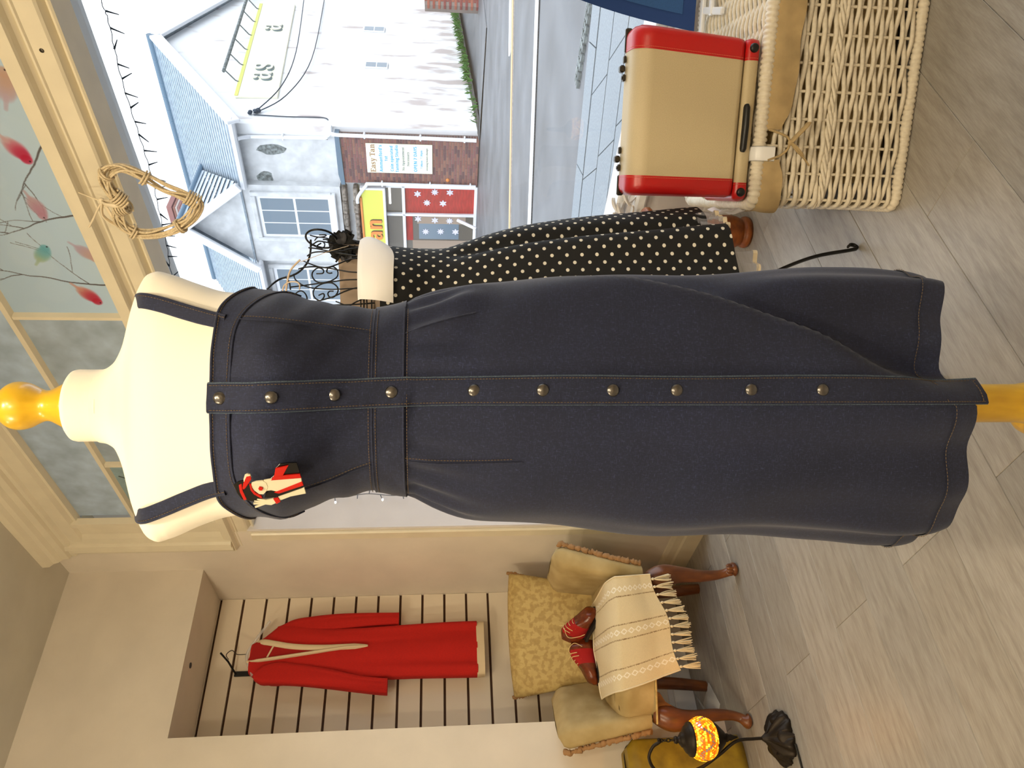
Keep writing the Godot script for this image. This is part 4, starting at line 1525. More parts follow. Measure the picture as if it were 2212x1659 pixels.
# ---------------------------------------------------------------- wicker hamper and what stands on it
func hamper():
	var base := hp(0.425, 0, 1.709)
	var turn := -YAW - deg_to_rad(14.4)
	var W := 0.76
	var D := 0.47
	var t = thing("wicker_hamper", "white painted wicker hamper with beige cloth liner, below the cream suitcase", "hamper", base, turn)
	# outline of a course: rounded rectangle with stakes every 6 cm
	var outline := func(inset: float, per: int) -> Array:
		var o := []
		var r := 0.025
		var corner := [[Vector3(W - r, 0, -r), 0.0], [Vector3(W - r, 0, -D + r), PI / 2], [Vector3(r, 0, -D + r), PI], [Vector3(r, 0, -r), PI * 1.5]]
		var path := []
		for k in 4:
			for j in 4:
				var a: float = corner[k][1] + PI / 2 * j / 3.0
				path.append([corner[k][0] + Vector3(sin(PI / 2 + a - PI / 2), 0, cos(PI / 2 + a - PI / 2)) * (r - inset), Vector3(sin(a), 0, cos(a))])
		var lens := []
		var total := 0.0
		for k in path.size():
			var e: Vector3 = path[(k + 1) % path.size()][0]
			lens.append(total)
			total += path[k][0].distance_to(e)
		var n := 40 * per
		var seg := 0
		for k in n:
			var s := total * k / n
			while seg < path.size() - 1 and lens[seg + 1] <= s: seg += 1
			var a: Vector3 = path[seg][0]
			var e: Vector3 = path[(seg + 1) % path.size()][0]
			var ln := a.distance_to(e)
			var w: float = (s - lens[seg]) / maxf(ln, 1e-6)
			o.append([a.lerp(e, w), path[seg][1].slerp(path[(seg + 1) % path.size()][1], w)])
		return o
	var ring: Array = outline.call(0.0, 6)
	var y := 0.032
	var row := 0
	while y < 0.332:
		if absf(y - 0.200) > 0.008:
			var b := MB.new()
			var pts := []
			for k in ring.size():
				var ph := PI * k / 6.0 + (PI if row % 2 else 0.0)
				pts.append(ring[k][0] + ring[k][1] * (0.0055 * cos(ph)) + Vector3.UP * (y + 0.0012 * sin(ph * 0.5 + row) + rng.randf_range(-0.0005, 0.0005)))
			b.tube(pts, 0.0057 if y > 0.2 else 0.0051, 6, false, true)
			part("weaver", b, M.wicker, t)
			row += 1
			y += 0.0126 if y > 0.2 else 0.0122
		else:
			# a band of twisted strands divides the two woven fields
			for q in 3:
				var b := MB.new()
				var pts := []
				for k in ring.size():
					var ph := PI * k / 4.0 + TAU * q / 3.0
					pts.append(ring[k][0] + ring[k][1] * (0.003 + 0.004 * cos(ph)) + Vector3.UP * (0.2015 + 0.005 * sin(ph)))
				b.tube(pts, 0.004, 6, false, true)
				part("twisted_strand", b, M.wicker, t)
			y = 0.2135
	for k in 40:
		var b := MB.new()
		var p: Vector3 = ring[k * 6][0] - ring[k * 6][1] * 0.001
		b.tube([p + Vector3.UP * 0.015, p + Vector3.UP * 0.355], 0.0036, 6)
		part("stake", b, M.wicker, t)
	for h in [[0.362, 0.0155, "rim"], [0.012, 0.0125, "foot_rim"]]:
		var b := MB.new()
		var fine: Array = outline.call(0.0, 20)
		var pts := []
		var rad := []
		for k in fine.size():
			pts.append(fine[k][0] + Vector3.UP * h[1] * 0.0 + Vector3.UP * h[0])
			rad.append(h[1] * (1.0 + [0.05, -0.02, -0.17, 0.03][k % 4] + rng.randf_range(-0.03, 0.03)))
		b.tube(pts, rad, 10, false, true)
		part(h[2], b, M.wicker, t, "edge wrapped with split cane")
	var b := MB.new()
	b.span(Vector3(0.055, 0.02, -D + 0.055), Vector3(W - 0.055, 0.345, -0.055), 0.02)
	part("inner_lining", b, M.liner, t)
	# woven lid
	var zz := -0.02
	row = 0
	while zz > -D + 0.01:
		b = MB.new()
		var pts := []
		for k in 79:
			var ph := PI * k / 6.0 + (PI if row % 2 else 0.0)
			pts.append(Vector3(0.012 + (W - 0.024) * k / 78.0, 0.362 + 0.0055 * cos(ph), zz))
		b.tube(pts, 0.0052, 6, true)
		part("lid_weaver", b, M.wicker, t)
		zz -= 0.0128
		row += 1
	for k in 12:
		b = MB.new()
		var x := 0.012 + (W - 0.024) * (k * 6 + 6) / 78.0
		b.tube([Vector3(x, 0.362, -0.01), Vector3(x, 0.362, -D + 0.01)], 0.0036, 6)
		part("lid_stake", b, M.wicker, t)
	# liner flap: two lengths that meet at a tied gap on the front
	var flap := func(x0: float, x1: float, wrap_left: bool):
		var bb := MB.new()
		var rows := []
		var n := 60
		for k in 9:
			var rr := PackedVector3Array()
			var v := k / 8.0
			for j in n + 1:
				var s := j / float(n)
				var x := lerpf(x0, x1, s)
				var edge := exp(-pow((x - (x1 if x0 < 0.05 else x0)) / 0.03, 2.0))
				var len_ := lerpf(0.052, 0.068, clampf(x / W, 0, 1)) * (1.0 - 0.35 * edge * v)
				var yy := 0.357 - v * len_ + 0.002 * sin(x * 40.0) * v
				var z := 0.010 + 0.010 * sin(minf(v * 2.5, 1.0) * PI / 2) + (0.0025 * sin(x * 57.0 + v * 3.0) + 0.002 * sin(x * 23.0)) * v
				var p := Vector3(x, yy, z)
				if wrap_left and x < 0.02:
					var a := clampf((0.02 - x) / 0.03, 0, 1) * PI / 2
					p = Vector3(0.02 - sin(a) * (0.02 + z), yy, (cos(a) - 1.0) * 0.02 + z * cos(a) - maxf(0.0, -0.01 - x))
				rr.append(p)
			rows.append(rr)
		bb.grid(rows)
		return bb
	part("liner", flap.call(-0.10, 0.100, true), M.liner, t, "beige cloth liner folded over the rim")
	part("liner", flap.call(0.165, W + 0.005, false), M.liner, t, "beige cloth liner folded over the rim")
	b = MB.new()
	b.tube(spline([Vector3(0.165, 0.352, 0.02), Vector3(0.158, 0.330, 0.024), Vector3(0.150, 0.310, 0.026), Vector3(0.140, 0.303, 0.027)], 6), 0.003, 6)
	b.tube(spline([Vector3(0.098, 0.348, 0.02), Vector3(0.108, 0.322, 0.024), Vector3(0.122, 0.306, 0.026), Vector3(0.134, 0.303, 0.027)], 6), 0.003, 6)
	part("tie_cord", b, M.liner, t)
	b = MB.new()
	b.blob(Vector3(0.137, 0.302, 0.029), Vector3(0.007, 0.006, 0.006))
	part("knot", b, M.liner, t)
	for s in [[Vector3(0.137, 0.302, 0.030), Vector3(0.152, 0.292, 0.038), Vector3(0.170, 0.276, 0.040), Vector3(0.181, 0.266, 0.034), 0.008], [Vector3(0.137, 0.302, 0.030), Vector3(0.128, 0.292, 0.036), Vector3(0.116, 0.279, 0.036), Vector3(0.108, 0.270, 0.030), 0.005], [Vector3(0.135, 0.300, 0.030), Vector3(0.118, 0.286, 0.034), Vector3(0.104, 0.266, 0.030), Vector3(0.088, 0.250, 0.026), 0.0035]]:
		b = MB.new()
		b.tube(spline([s[0], s[1], s[2], s[3]], 6), [0.003, 0.0045, s[4], s[4], s[4], s[4], s[4], s[4], s[4], s[4], s[4], s[4], s[4], s[4], s[4], s[4], s[4], s[4], s[4] * 0.8], 8, true, false, 0.4)
		part("tie_end", b, M.liner, t)
	b = MB.new()
	b.tube([Vector3(0.112, 0.366, -0.022), Vector3(0.112, 0.380, -0.012), Vector3(0.112, 0.381, 0.004), Vector3(0.112, 0.372, 0.017), Vector3(0.112, 0.355, 0.020), Vector3(0.112, 0.333, 0.022)], 0.0165, 10, true, false, 0.12)
	part("leather_loop", b, M.white_gloss, t, "white strap loop over the rim")
	# cloth corner hanging out at the left
	b = MB.new()
	var rows := []
	for k in 7:
		var rr := PackedVector3Array()
		for j in 9:
			var s := j / 8.0
			rr.append(Vector3(-0.014 - 0.012 * sin(s * 3.0) - 0.004 * sin(k * 1.7), 0.405 - k * 0.009 + 0.004 * sin(s * 7.0), -0.05 - 0.16 * s))
		rows.append(rr)
	b.grid(rows)
	var cl = solo("white_cloth", b, M.white_cloth, "white cloth end bunched on the hamper's left edge", "cloth")
	cl.transform = Transform3D(Basis(Vector3.UP, turn), base)
	suitcase("suitcase", "cream suitcase with red ends standing on the flat matching case", base, turn, Vector3(0.012, 0.412, -0.006), 0.350, 0.372, 0.250, 0.085, true)
	suitcase("suitcase", "flat cream case with red ends and black handle under the bigger suitcase", base, turn, Vector3(0.004, 0.379, -0.002), 0.358, 0.358, 0.032, 0.20, false)
	deckchair(base, turn)

# front at local z = 0, standing on y = 0
func suitcase(called: String, label: String, base: Vector3, turn: float, off: Vector3, w0: float, w1: float, h: float, d: float, tall: bool):
	var xf := Transform3D(Basis(Vector3.UP, turn), base)
	var t = thing(called, label, "suitcase", xf * off, turn)
	# section in y/z, from the bottom back round the front to the top back
	var rc := 0.042 if tall else 0.012
	var sect := [Vector2(-d, 0.0), Vector2(-0.012, 0.0), Vector2(-0.003, 0.004), Vector2(0.0, 0.014)]
	for k in 9:
		var a := PI / 2 * k / 8.0
		sect.append(Vector2(-rc + rc * cos(a), h - rc + rc * sin(a) + (0.004 if tall else 0.0) * k / 8.0))
	sect.append(Vector2(-d, h + (0.006 if tall else 0.0)))
	var shell := func(x0: float, x1: float, grow: float, m: Material, nm: String, e0: bool, e1: bool):
		var b := MB.new()
		var rows := []
		var n := 10
		for k in n + 1:
			var s := k / float(n)
			var x := lerpf(x0, x1, s)
			var inset := 0.0
			# ends are rounded over
			var re := 0.022
			if e0 and x < re: inset = re - sqrt(maxf(0.0, re * re - (re - x) * (re - x)))
			if e1 and x > w0 - re: inset = re - sqrt(maxf(0.0, re * re - (x - w0 + re) * (x - w0 + re)))
			var row := PackedVector3Array()
			for p in sect:
				var wide: float = lerpf(w0, w1, clampf(p.y / h, 0, 1)) / w0
				var q := Vector2(minf(p.x + grow - inset, grow), p.y)
				q.y = clampf(p.y, inset * 0.5, h + 0.006 - inset) + (grow if p.y > h * 0.5 else 0.0)
				row.append(Vector3(x * wide, q.y, q.x))
			rows.append(row)
		b.grid(rows)
		for k in [0, n]:
			var pl := []
			for p in rows[k]: pl.append(p)
			if k == n: pl.reverse()
			b.face(pl)
		part(nm, b, m, t)
	shell.call(0.040, w0 - 0.046, 0.0, M.case_cream, "shell", false, false)
	shell.call(0.0, 0.043, 0.0012, M.case_red, "end_cover", true, false)
	shell.call(w0 - 0.049, w0, 0.0012, M.case_red, "end_cover", false, true)
	var stitch := MB.new()
	for x in [0.039, w0 - 0.0445]:
		var ln := []
		for p in sect.slice(2): ln.append(Vector3(x * lerpf(w0, w1, clampf(p.y / h, 0, 1)) / w0, p.y + 0.001, p.x + 0.0022))
		dash(stitch, ln, 0.004, 0.0005)
	tag(part("stitching", stitch, M.stitch, t), "", "", "", "stuff")
	var b := MB.new()
	# inner edge of the shell along the back
	b.span(Vector3(0.004, 0.0, -d - 0.02), Vector3(w1 - 0.006, h + 0.002, -d + 0.004), 0.004)
	part("rear_shell", b, M.case_cream, t)
	if tall:
		for e in [[0.0, 0.046], [w1 - 0.052, w1]]:
			b = MB.new()
			b.span(Vector3(e[0] - 0.001, h - 0.006, -d - 0.004), Vector3(e[1] + 0.001, h + 0.0095, -d + 0.007), 0.003)
			part("edge_clip", b, M.gunmetal, t)
		for x in [0.083, w1 - 0.088]:
			b = MB.new()
			for o in [-0.024, 0.016]: b.box(Vector3(x + o + 0.004, h + 0.010, -d + 0.010), Vector3(0.016, 0.006, 0.014), 0.002)
			b.box(Vector3(x, h + 0.014, -d + 0.004), Vector3(0.016, 0.012, 0.020), 0.003)
			b.tube([Vector3(x - 0.02, h + 0.0135, -d + 0.010), Vector3(x - 0.02, h + 0.0155, -d + 0.010)], 0.004, 10)
			part("latch", b, M.gunmetal, t)
	else:
		for x in [0.021, w0 - 0.023]:
			b = MB.new()
			b.lathe([[0.0, 0.006], [0.007, 0.006], [0.0095, 0.004], [0.0105, 0.0]], 18, Transform3D(Basis(Vector3.RIGHT, PI / 2), Vector3(x, 0.017, 0.0012)))
			part("stud", b, M.black_plastic, t)
		b = MB.new()
		b.tube([Vector3(0.112, 0.024, 0.006), Vector3(0.118, 0.024, 0.008), Vector3(0.17, 0.024, 0.010), Vector3(0.208, 0.024, 0.008), Vector3(0.214, 0.024, 0.006)], [0.006, 0.0085, 0.009, 0.0085, 0.006], 10, true, false, 0.9)
		part("handle", b, M.black_plastic, t)

func deckchair(base: Vector3, turn: float):
	var t = thing("toy_deckchair", "small blue canvas deckchair with a white frame on the hamper's back edge", "deckchair", Transform3D(Basis(Vector3.UP, turn), base) * Vector3(0.455, 0.378, -0.41), turn)
	var lay := func(x0: float, x1: float, v0: float, v1: float, lift: float, m: Material, nm: String):
		var b := MB.new()
		var rows := []
		for k in 9:
			var v := lerpf(v1, v0, k / 8.0)
			var row := PackedVector3Array()
			for j in 7:
				var u := lerpf(x0, x1, j / 6.0)
				row.append(Vector3(u * 0.36 + v * 0.10, 0.02 + v * 0.38, -0.03 + 0.035 * sin(v * PI) * -1.0 - 0.06 * v + lift))
			rows.append(row)
		b.grid(rows)
		var back := []
		for row in rows:
			var q := PackedVector3Array()
			for p in row: q.append(p - Vector3(0, 0, 0.003))
			back.append(q)
		b.grid(back, false, false, Vector2.ONE, true)
		part(nm, b, m, t)
	lay.call(0.0, 1.0, 0.0, 1.0, 0.0, M.blue_border, "canvas_border")
	lay.call(0.10, 0.90, 0.085, 0.92, 0.0025, M.blue_canvas, "canvas")
	for q in [[Vector3(-0.012, 0.008, 0.0), Vector3(0.40, 0.008, 0.0)], [Vector3(-0.02, 0.016, -0.075), Vector3(0.40, 0.016, -0.075)], [Vector3(0.02, 0.010, 0.075), Vector3(0.40, 0.012, 0.06)], [Vector3(0.045, 0.006, 0.006), Vector3(0.015, 0.006, 0.15)]]:
		var b := MB.new()
		var d: Vector3 = q[1] - q[0]
		var x := d.normalized()
		var z := x.cross(Vector3.UP).normalized()
		b.box((q[0] + q[1]) * 0.5, Vector3(d.length(), 0.012, 0.018), 0.003, Basis(x, z.cross(x), z))
		part("frame_bar", b, M.white_gloss, t)

# ---------------------------------------------------------------- armchair, throw and shoes
func loop_rows(b: MB, rows: Array, cap := true):
	# rows: closed outlines from top to bottom
	b.grid(rows, true)
	if cap:
		for e in [0, rows.size() - 1]:
			var c := Vector3.ZERO
			var n: int = rows[e].size() - 1
			for j in n: c += rows[e][j] / n
			var pl := []
			for j in n: pl.append(rows[e][j])
			if e == rows.size() - 1: pl.reverse()
			var nn: Vector3 = Vector3.UP if e == 0 else Vector3.DOWN
			var k := b.add(c, nn)
			for j in n:
				var i0 := b.add(pl[j], nn)
				var i1 := b.add(pl[(j + 1) % n], nn)
				b.tri(k, i0, i1)

func armchair():
	var at := hp(-0.954, 0, 2.642)
	var turn := -YAW + deg_to_rad(14.17)
	var t = thing("armchair", "low armchair in worn gold brocade with brown fringe and bowed wooden legs", "armchair", at, turn)
	var b := MB.new()
	var rows := []
	# seat: soft box, front a little bowed
	for k in 13:
		var v := k / 12.0
		var y := lerpf(0.475, 0.345, v)
		var ins := 0.0
		if v < 0.35: ins = 0.045 * (1.0 - sqrt(maxf(0.0, 1.0 - pow(1.0 - v / 0.35, 2.0))))
		var row := PackedVector3Array()
		for j in 49:
			var w := TAU * j / 48.0
			var x := signf(sin(w)) * pow(absf(sin(w)), 0.35)
			var z := signf(cos(w)) * pow(absf(cos(w)), 0.35)
			row.append(Vector3(0.010 + x * (0.252 - ins), y + 0.012 * (1.0 - x * x) * (1.0 if k == 0 else 0.0), -0.205 + z * (0.245 - ins) + (0.02 * (1.0 - x * x) if z > 0 else 0.0)))
		rows.append(row)
	loop_rows(b, rows)
	part("seat", b, M.velvet, t)
	# crown of the seat
	b = MB.new()
	rows = []
	for k in 9:
		var row := PackedVector3Array()
		for j in 9:
			var x := lerpf(-0.2, 0.22, j / 8.0)
			var z := lerpf(-0.42, 0.0, k / 8.0)
			row.append(Vector3(x, 0.470 + 0.020 * sin(PI * j / 8.0) * sin(PI * k / 8.0 * 0.9 + 0.2), z))
		rows.append(row)
	b.grid(rows)
	part("seat_cushion", b, M.velvet, t)
	b = MB.new()
	var pts := []
	for k in 21: pts.append(Vector3(lerpf(-0.24, 0.26, k / 20.0), 0.348, 0.043 + 0.02 * (1.0 - pow((k - 10) / 10.0, 2.0))))
	b.tube(pts, 0.004, 6)
	part("piping", b, M.brocade, t)
	# back: leaning cushion, wider at the top
	b = MB.new()
	rows = []
	for k in 17:
		var v := k / 16.0
		var y := lerpf(0.805, 0.40, v)
		var hw := lerpf(0.246, 0.205, smoothstep(0.0, 0.75, v))
		var zc := lerpf(-0.50, -0.40, v)
		var th := 0.052
		if v < 0.09: th *= sqrt(maxf(0.02, 1.0 - pow(1.0 - v / 0.09, 2.0)))
		var row := PackedVector3Array()
		for j in 41:
			var w := TAU * j / 40.0
			var x := signf(sin(w)) * pow(absf(sin(w)), 0.4)
			var z := signf(cos(w)) * pow(absf(cos(w)), 0.55)
			var yy := y - (0.014 * x * x if k == 0 else 0.0) + 0.012 * (x + 1.0) * (1.0 - v) * 0.5
			row.append(Vector3(0.030 + x * hw, yy, zc + z * th + 0.018 * (1.0 - x * x) * (1.0 if z > 0 else 0.0)))
		rows.append(row)
	loop_rows(b, rows)
	part("backrest", b, M.brocade, t)
	for s in [-1.0, 1.0]:
		b = MB.new()
		pts = []
		var rad := []
		for k in 60:
			var v := k / 59.0
			var hw := lerpf(0.248, 0.207, smoothstep(0.0, 0.75, v))
			pts.append(Vector3(0.030 + s * hw + rng.randf_range(-0.002, 0.002), lerpf(0.800, 0.56, v) + 0.006 * (s + 1.0), lerpf(-0.50, -0.435, v) + rng.randf_range(-0.002, 0.002)))
			rad.append(0.0065 + rng.randf_range(-0.002, 0.003))
		b.tube(pts, rad, 7)
		part("fringe", b, M.fringe, t, "brown looped fringe")
	# arms: padded walls that flare out and drop to the seat front
	for s in [-1.0, 1.0]:
		b = MB.new()
		rows = []
		var tops := []
		for k in 19:
			var v := k / 18.0
			var y := lerpf(0.668, 0.36, v)
			var fl := pow(1.0 - v, 1.2)
			var x_in := 0.215 + 0.045 * fl
			var th := 0.040 + 0.014 * fl
			var zf := lerpf(-0.085, 0.025, smoothstep(0.0, 0.95, v))
			var zb := -0.44
			if v < 0.14:
				var q := sqrt(maxf(0.03, 1.0 - pow(1.0 - v / 0.14, 2.0)))
				th *= q
				zf -= 0.05 * (1.0 - q)
			var row := PackedVector3Array()
			for j in 33:
				var w := TAU * j / 32.0
				var cx := signf(sin(w)) * pow(absf(sin(w)), 0.6)
				var cz := signf(cos(w)) * pow(absf(cos(w)), 0.45)
				var z := (zf + zb) * 0.5 + cz * (zf - zb) * 0.5
				# fronts roll outwards
				var roll := 0.035 * fl * smoothstep(-0.25, -0.05, z) - 0.055 * smoothstep(-0.14, -0.36, z)
				row.append(Vector3(0.016 + s * (x_in + 0.034 + roll) + cx * th, y - 0.02 * smoothstep(-0.2, -0.45, z) * (1.0 if v < 0.3 else 0.0), z))
			rows.append(row)
			tops.append(Vector3(0.016 + s * (x_in + 0.034 + 0.035 * fl + th * 0.92), y, zf - 0.02))
		loop_rows(b, rows)
		part("arm", b, M.velvet, t)
		b = MB.new()
		pts = spline(tops.slice(1), 4)
		var rad := []
		for k in pts.size():
			rad.append(0.009 + rng.randf_range(-0.003, 0.004))
			pts[k] += Vector3(rng.randf_range(-0.003, 0.003), 0, rng.randf_range(-0.003, 0.003))
		b.tube(pts, rad, 7)
		part("fringe", b, M.fringe, t, "brown looped fringe")
	# legs
	for s in [-1.0, 1.0]:
		b = MB.new()
		var x := -0.212 if s < 0 else 0.235
		pts = spline([Vector3(x, 0.346, -0.005), Vector3(x + s * 0.008, 0.315, 0.004), Vector3(x + s * 0.022, 0.275, 0.016), Vector3(x + s * 0.022, 0.21, 0.012), Vector3(x + s * 0.016, 0.14, 0.0), Vector3(x + s * 0.018, 0.075, -0.004), Vector3(x + s * 0.026, 0.038, 0.004), Vector3(x + s * 0.036, 0.020, 0.014), Vector3(x + s * 0.038, 0.004, 0.014)], 5)
		var prof := [[0.0, 0.030], [0.10, 0.040], [0.22, 0.042], [0.36, 0.030], [0.55, 0.0205], [0.74, 0.016], [0.84, 0.0185], [0.93, 0.026], [1.0, 0.017]]
		var rad := []
		for k in pts.size(): rad.append(look(prof, k / float(pts.size() - 1), 1))
		b.tube(pts, rad, 14)
		part("front_leg", b, M.chair_wood, t)
		if s > 0:
			# carved toes on the right foot
			b = MB.new()
			for k in 4:
				var w := -0.9 + 0.6 * k
				b.blob(Vector3(x + 0.036 + sin(w) * 0.019, 0.032, 0.014 + cos(w) * 0.019), Vector3(0.008, 0.014, 0.008), 8, 6)
			part("carved_toe", b, M.chair_wood, t)
		b = MB.new()
		b.extrude(pv([0.0, 0.0, -s * 0.075, 0.0, -s * 0.070, -0.018, -s * 0.04, -0.036, -s * 0.015, -0.075, s * 0.018, -0.08, s * 0.026, -0.03, s * 0.026, 0.0]), 0.035, Transform3D(Basis.IDENTITY, Vector3(x, 0.345, -0.012)), 0.004)
		part("knee_bracket", b, M.chair_wood, t)
		b = MB.new()
		pts = [Vector3(s * 0.17 + 0.01, 0.35, -0.40), Vector3(s * 0.18 + 0.005, 0.15, -0.415), Vector3(s * 0.195, 0.0, -0.438)]
		b.tube(spline(pts, 4), [0.026, 0.026, 0.025, 0.025, 0.0245, 0.024, 0.023, 0.022, 0.021], 10)
		part("rear_leg", b, M.chair_wood, t)
	throw_blanket(at, turn)
	shoe("shoe", "brown and red lace-up shoe with its toe pointing right on the armchair", at, turn, Vector3(0.070, 0.512, -0.225), deg_to_rad(-38), -0.30)
	shoe("shoe", "brown and red lace-up shoe with its toe pointing left on the armchair", at, turn, Vector3(-0.062, 0.493, -0.225), deg_to_rad(-158), 0.0)

func throw_blanket(at: Vector3, turn: float):
	var t = thing("throw_blanket", "beige woven throw with white chain stripes and tassels over the armchair seat", "throw", at, turn)
	var xf := func(u: float, v: float) -> Vector3:
		# u: 0 left .. 1 right; v: 0 back on the seat .. 1 hanging hem
		var back := Vector3(-0.185, 0, -0.168).lerp(Vector3(0.143, 0, -0.262), u)
		back.x += 0.02 * sin(PI * u)
		var edge := Vector3(-0.125, 0, 0.055).lerp(Vector3(0.256, 0, 0.050), u)
		edge.z += 0.016 * (1.0 - pow((edge.x - 0.01) / 0.25, 2.0))
		var hem := Vector3(-0.062, 0.262, 0.078).lerp(Vector3(0.262, 0.342, 0.064), u)
		hem.z += 0.015 * sin(PI * u)
		hem.y += 0.008 * sin(u * 9.0)
		var p: Vector3
		if v < 0.55:
			p = back.lerp(edge, v / 0.55)
			p.y = 0.494 + 0.012 * sin(PI * clampf((p.x + 0.2) / 0.42, 0, 1)) * sin(PI * clampf((p.z + 0.42) / 0.42, 0, 1))
			p.y += 0.002 * sin(u * 17.0 + v * 9.0)
			if v > 0.40: p.y = lerpf(p.y, 0.470, pow((v - 0.40) / 0.15, 2.0) * 0.9)
		else:
			var s := (v - 0.55) / 0.45
			var top := edge
			top.y = 0.4715
			p = top.lerp(hem, s)
			p.z += 0.010 * sin(PI * minf(s * 1.4, 1.0)) + 0.004 * sin(u * 14.0) * s
		return p
	var b := MB.new()
	var rows := []
	for k in 41:
		var row := PackedVector3Array()
		for j in 41: row.append(xf.call(j / 40.0, k / 40.0))
		rows.append(row)
	b.grid(rows)
	part("cloth", b, M.throw, t)
	b = MB.new()
	for u in [0.0, 1.0]:
		var pts := []
		for k in 41: pts.append(xf.call(u, k / 40.0))
		b.tube(pts, 0.0028, 6)
	var pts0 := []
	for j in 41: pts0.append(xf.call(j / 40.0, 0.0))
	b.tube(pts0, 0.003, 6)
	part("edge_fold", b, M.tassel, t)
	for k in 12:
		var u := (k + 0.4) / 12.0
		var p: Vector3 = xf.call(u, 1.0)
		b = MB.new()
		b.blob(p + Vector3(0, -0.006, 0.003), Vector3(0.005, 0.006, 0.005), 8, 6)
		for q in 15:
			var e := Vector3(rng.randf_range(-0.012, 0.012) + 0.004, -0.062 - rng.randf() * 0.012, 0.006 + rng.randf_range(-0.006, 0.008))
			b.tube(spline([p + Vector3(0, -0.008, 0.003), p + e * 0.45 + Vector3(rng.randf_range(-0.002, 0.002), 0, 0.003), p + e], 4), 0.0015, 4, false)
		part("tassel", b, M.tassel, t)

func shoe(called: String, label: String, base: Vector3, turn: float, off: Vector3, yaw: float, tip: float):
	var t = thing(called, label, "shoe", Transform3D(Basis(Vector3.UP, turn), base) * off, turn + yaw, "pair of small lace-up shoes")
	if tip != 0.0: t.rotation.z = tip
	# length runs along +x from heel to toe
	var L := 0.165
	var half := [[0.0, 0.020], [0.12, 0.030], [0.35, 0.027], [0.6, 0.034], [0.8, 0.035], [0.93, 0.026], [1.0, 0.006]]
	var high := [[0.0, 0.092], [0.1, 0.100], [0.3, 0.102], [0.45, 0.088], [0.62, 0.066], [0.8, 0.052], [0.93, 0.040], [1.0, 0.024]]
	var strip := func(s0: float, s1: float, m: Material, nm: String, grow: float):
		var b := MB.new()
		var rows := []
		for k in 13:
			var s := lerpf(s0, s1, k / 12.0)
			var hw: float = look(half, s, 1) + grow
			var hh: float = look(high, s, 1) + grow
			var row := PackedVector3Array()
			for j in 25:
				var a := lerpf(-PI * 0.5, PI * 1.5, j / 24.0)
				var up := sin(a)
				var narrow := lerpf(1.0, 0.62, clampf(up, 0, 1) * clampf((0.6 - s) * 3.0, 0.0, 1.0))
				var y := 0.010 + (hh - 0.010) * clampf(0.5 + 0.62 * up, 0.0, 1.0)
				row.append(Vector3((s - 0.5) * L, y, cos(a) * hw * narrow * (0.85 if up < -0.7 else 1.0)))
			rows.append(row)
		b.grid(rows, true, false, Vector2.ONE, true)
		for k in [0, 12]:
			var pl := []
			for j in 24: pl.append(rows[k][j])
			b.face(pl)
		part(nm, b, m, t)
	strip.call(0.0, 0.22, M.shoe_brown, "heel_counter", 0.0)
	strip.call(0.20, 0.60, M.shoe_red, "felt_side", -0.0005)
	strip.call(0.56, 1.0, M.shoe_brown, "toe_cap", 0.0008)
	var b := MB.new()
	var pl := PackedVector2Array()
	for k in 17: pl.append(Vector2((k / 16.0 - 0.5) * L * 1.03, look(half, k / 16.0, 1) + 0.003))
	for k in 17: pl.append(Vector2(((16 - k) / 16.0 - 0.5) * L * 1.03, -look(half, (16 - k) / 16.0, 1) - 0.003))
	b.extrude(pl, 0.011, Transform3D(Basis(Vector3.RIGHT, Vector3(0, 0, -1), Vector3.UP), Vector3.ZERO))
	part("sole", b, M.shoe_sole, t)
	b = MB.new()
	b.span(Vector3(-L * 0.5, 0.0, -0.02), Vector3(-L * 0.22, 0.012, 0.02), 0.003)
	part("heel", b, M.shoe_sole, t)
	for k in 4:
		var s := 0.30 + 0.075 * k
		var hh: float = look(high, s, 1)
		b = MB.new()
		var x := (s - 0.5) * L
		b.tube(spline([Vector3(x, hh - 0.022, 0.024), Vector3(x, hh - 0.002, 0.012), Vector3(x, hh + 0.002, 0), Vector3(x, hh - 0.002, -0.012), Vector3(x, hh - 0.022, -0.024)], 4), 0.0014, 5)
		part("lace", b, M.lace, t)
	b = MB.new()
	b.tube(spline([Vector3(-0.03, 0.100, 0.008), Vector3(-0.02, 0.108, 0.022), Vector3(-0.045, 0.085, 0.036), Vector3(-0.03, 0.05, 0.040), Vector3(-0.01, 0.03, 0.042)], 5), 0.0013, 5)
	b.tube(spline([Vector3(-0.03, 0.100, -0.006), Vector3(-0.045, 0.112, -0.02), Vector3(-0.065, 0.09, -0.034), Vector3(-0.05, 0.06, -0.038)], 5), 0.0013, 5)
	part("lace_end", b, M.lace, t)

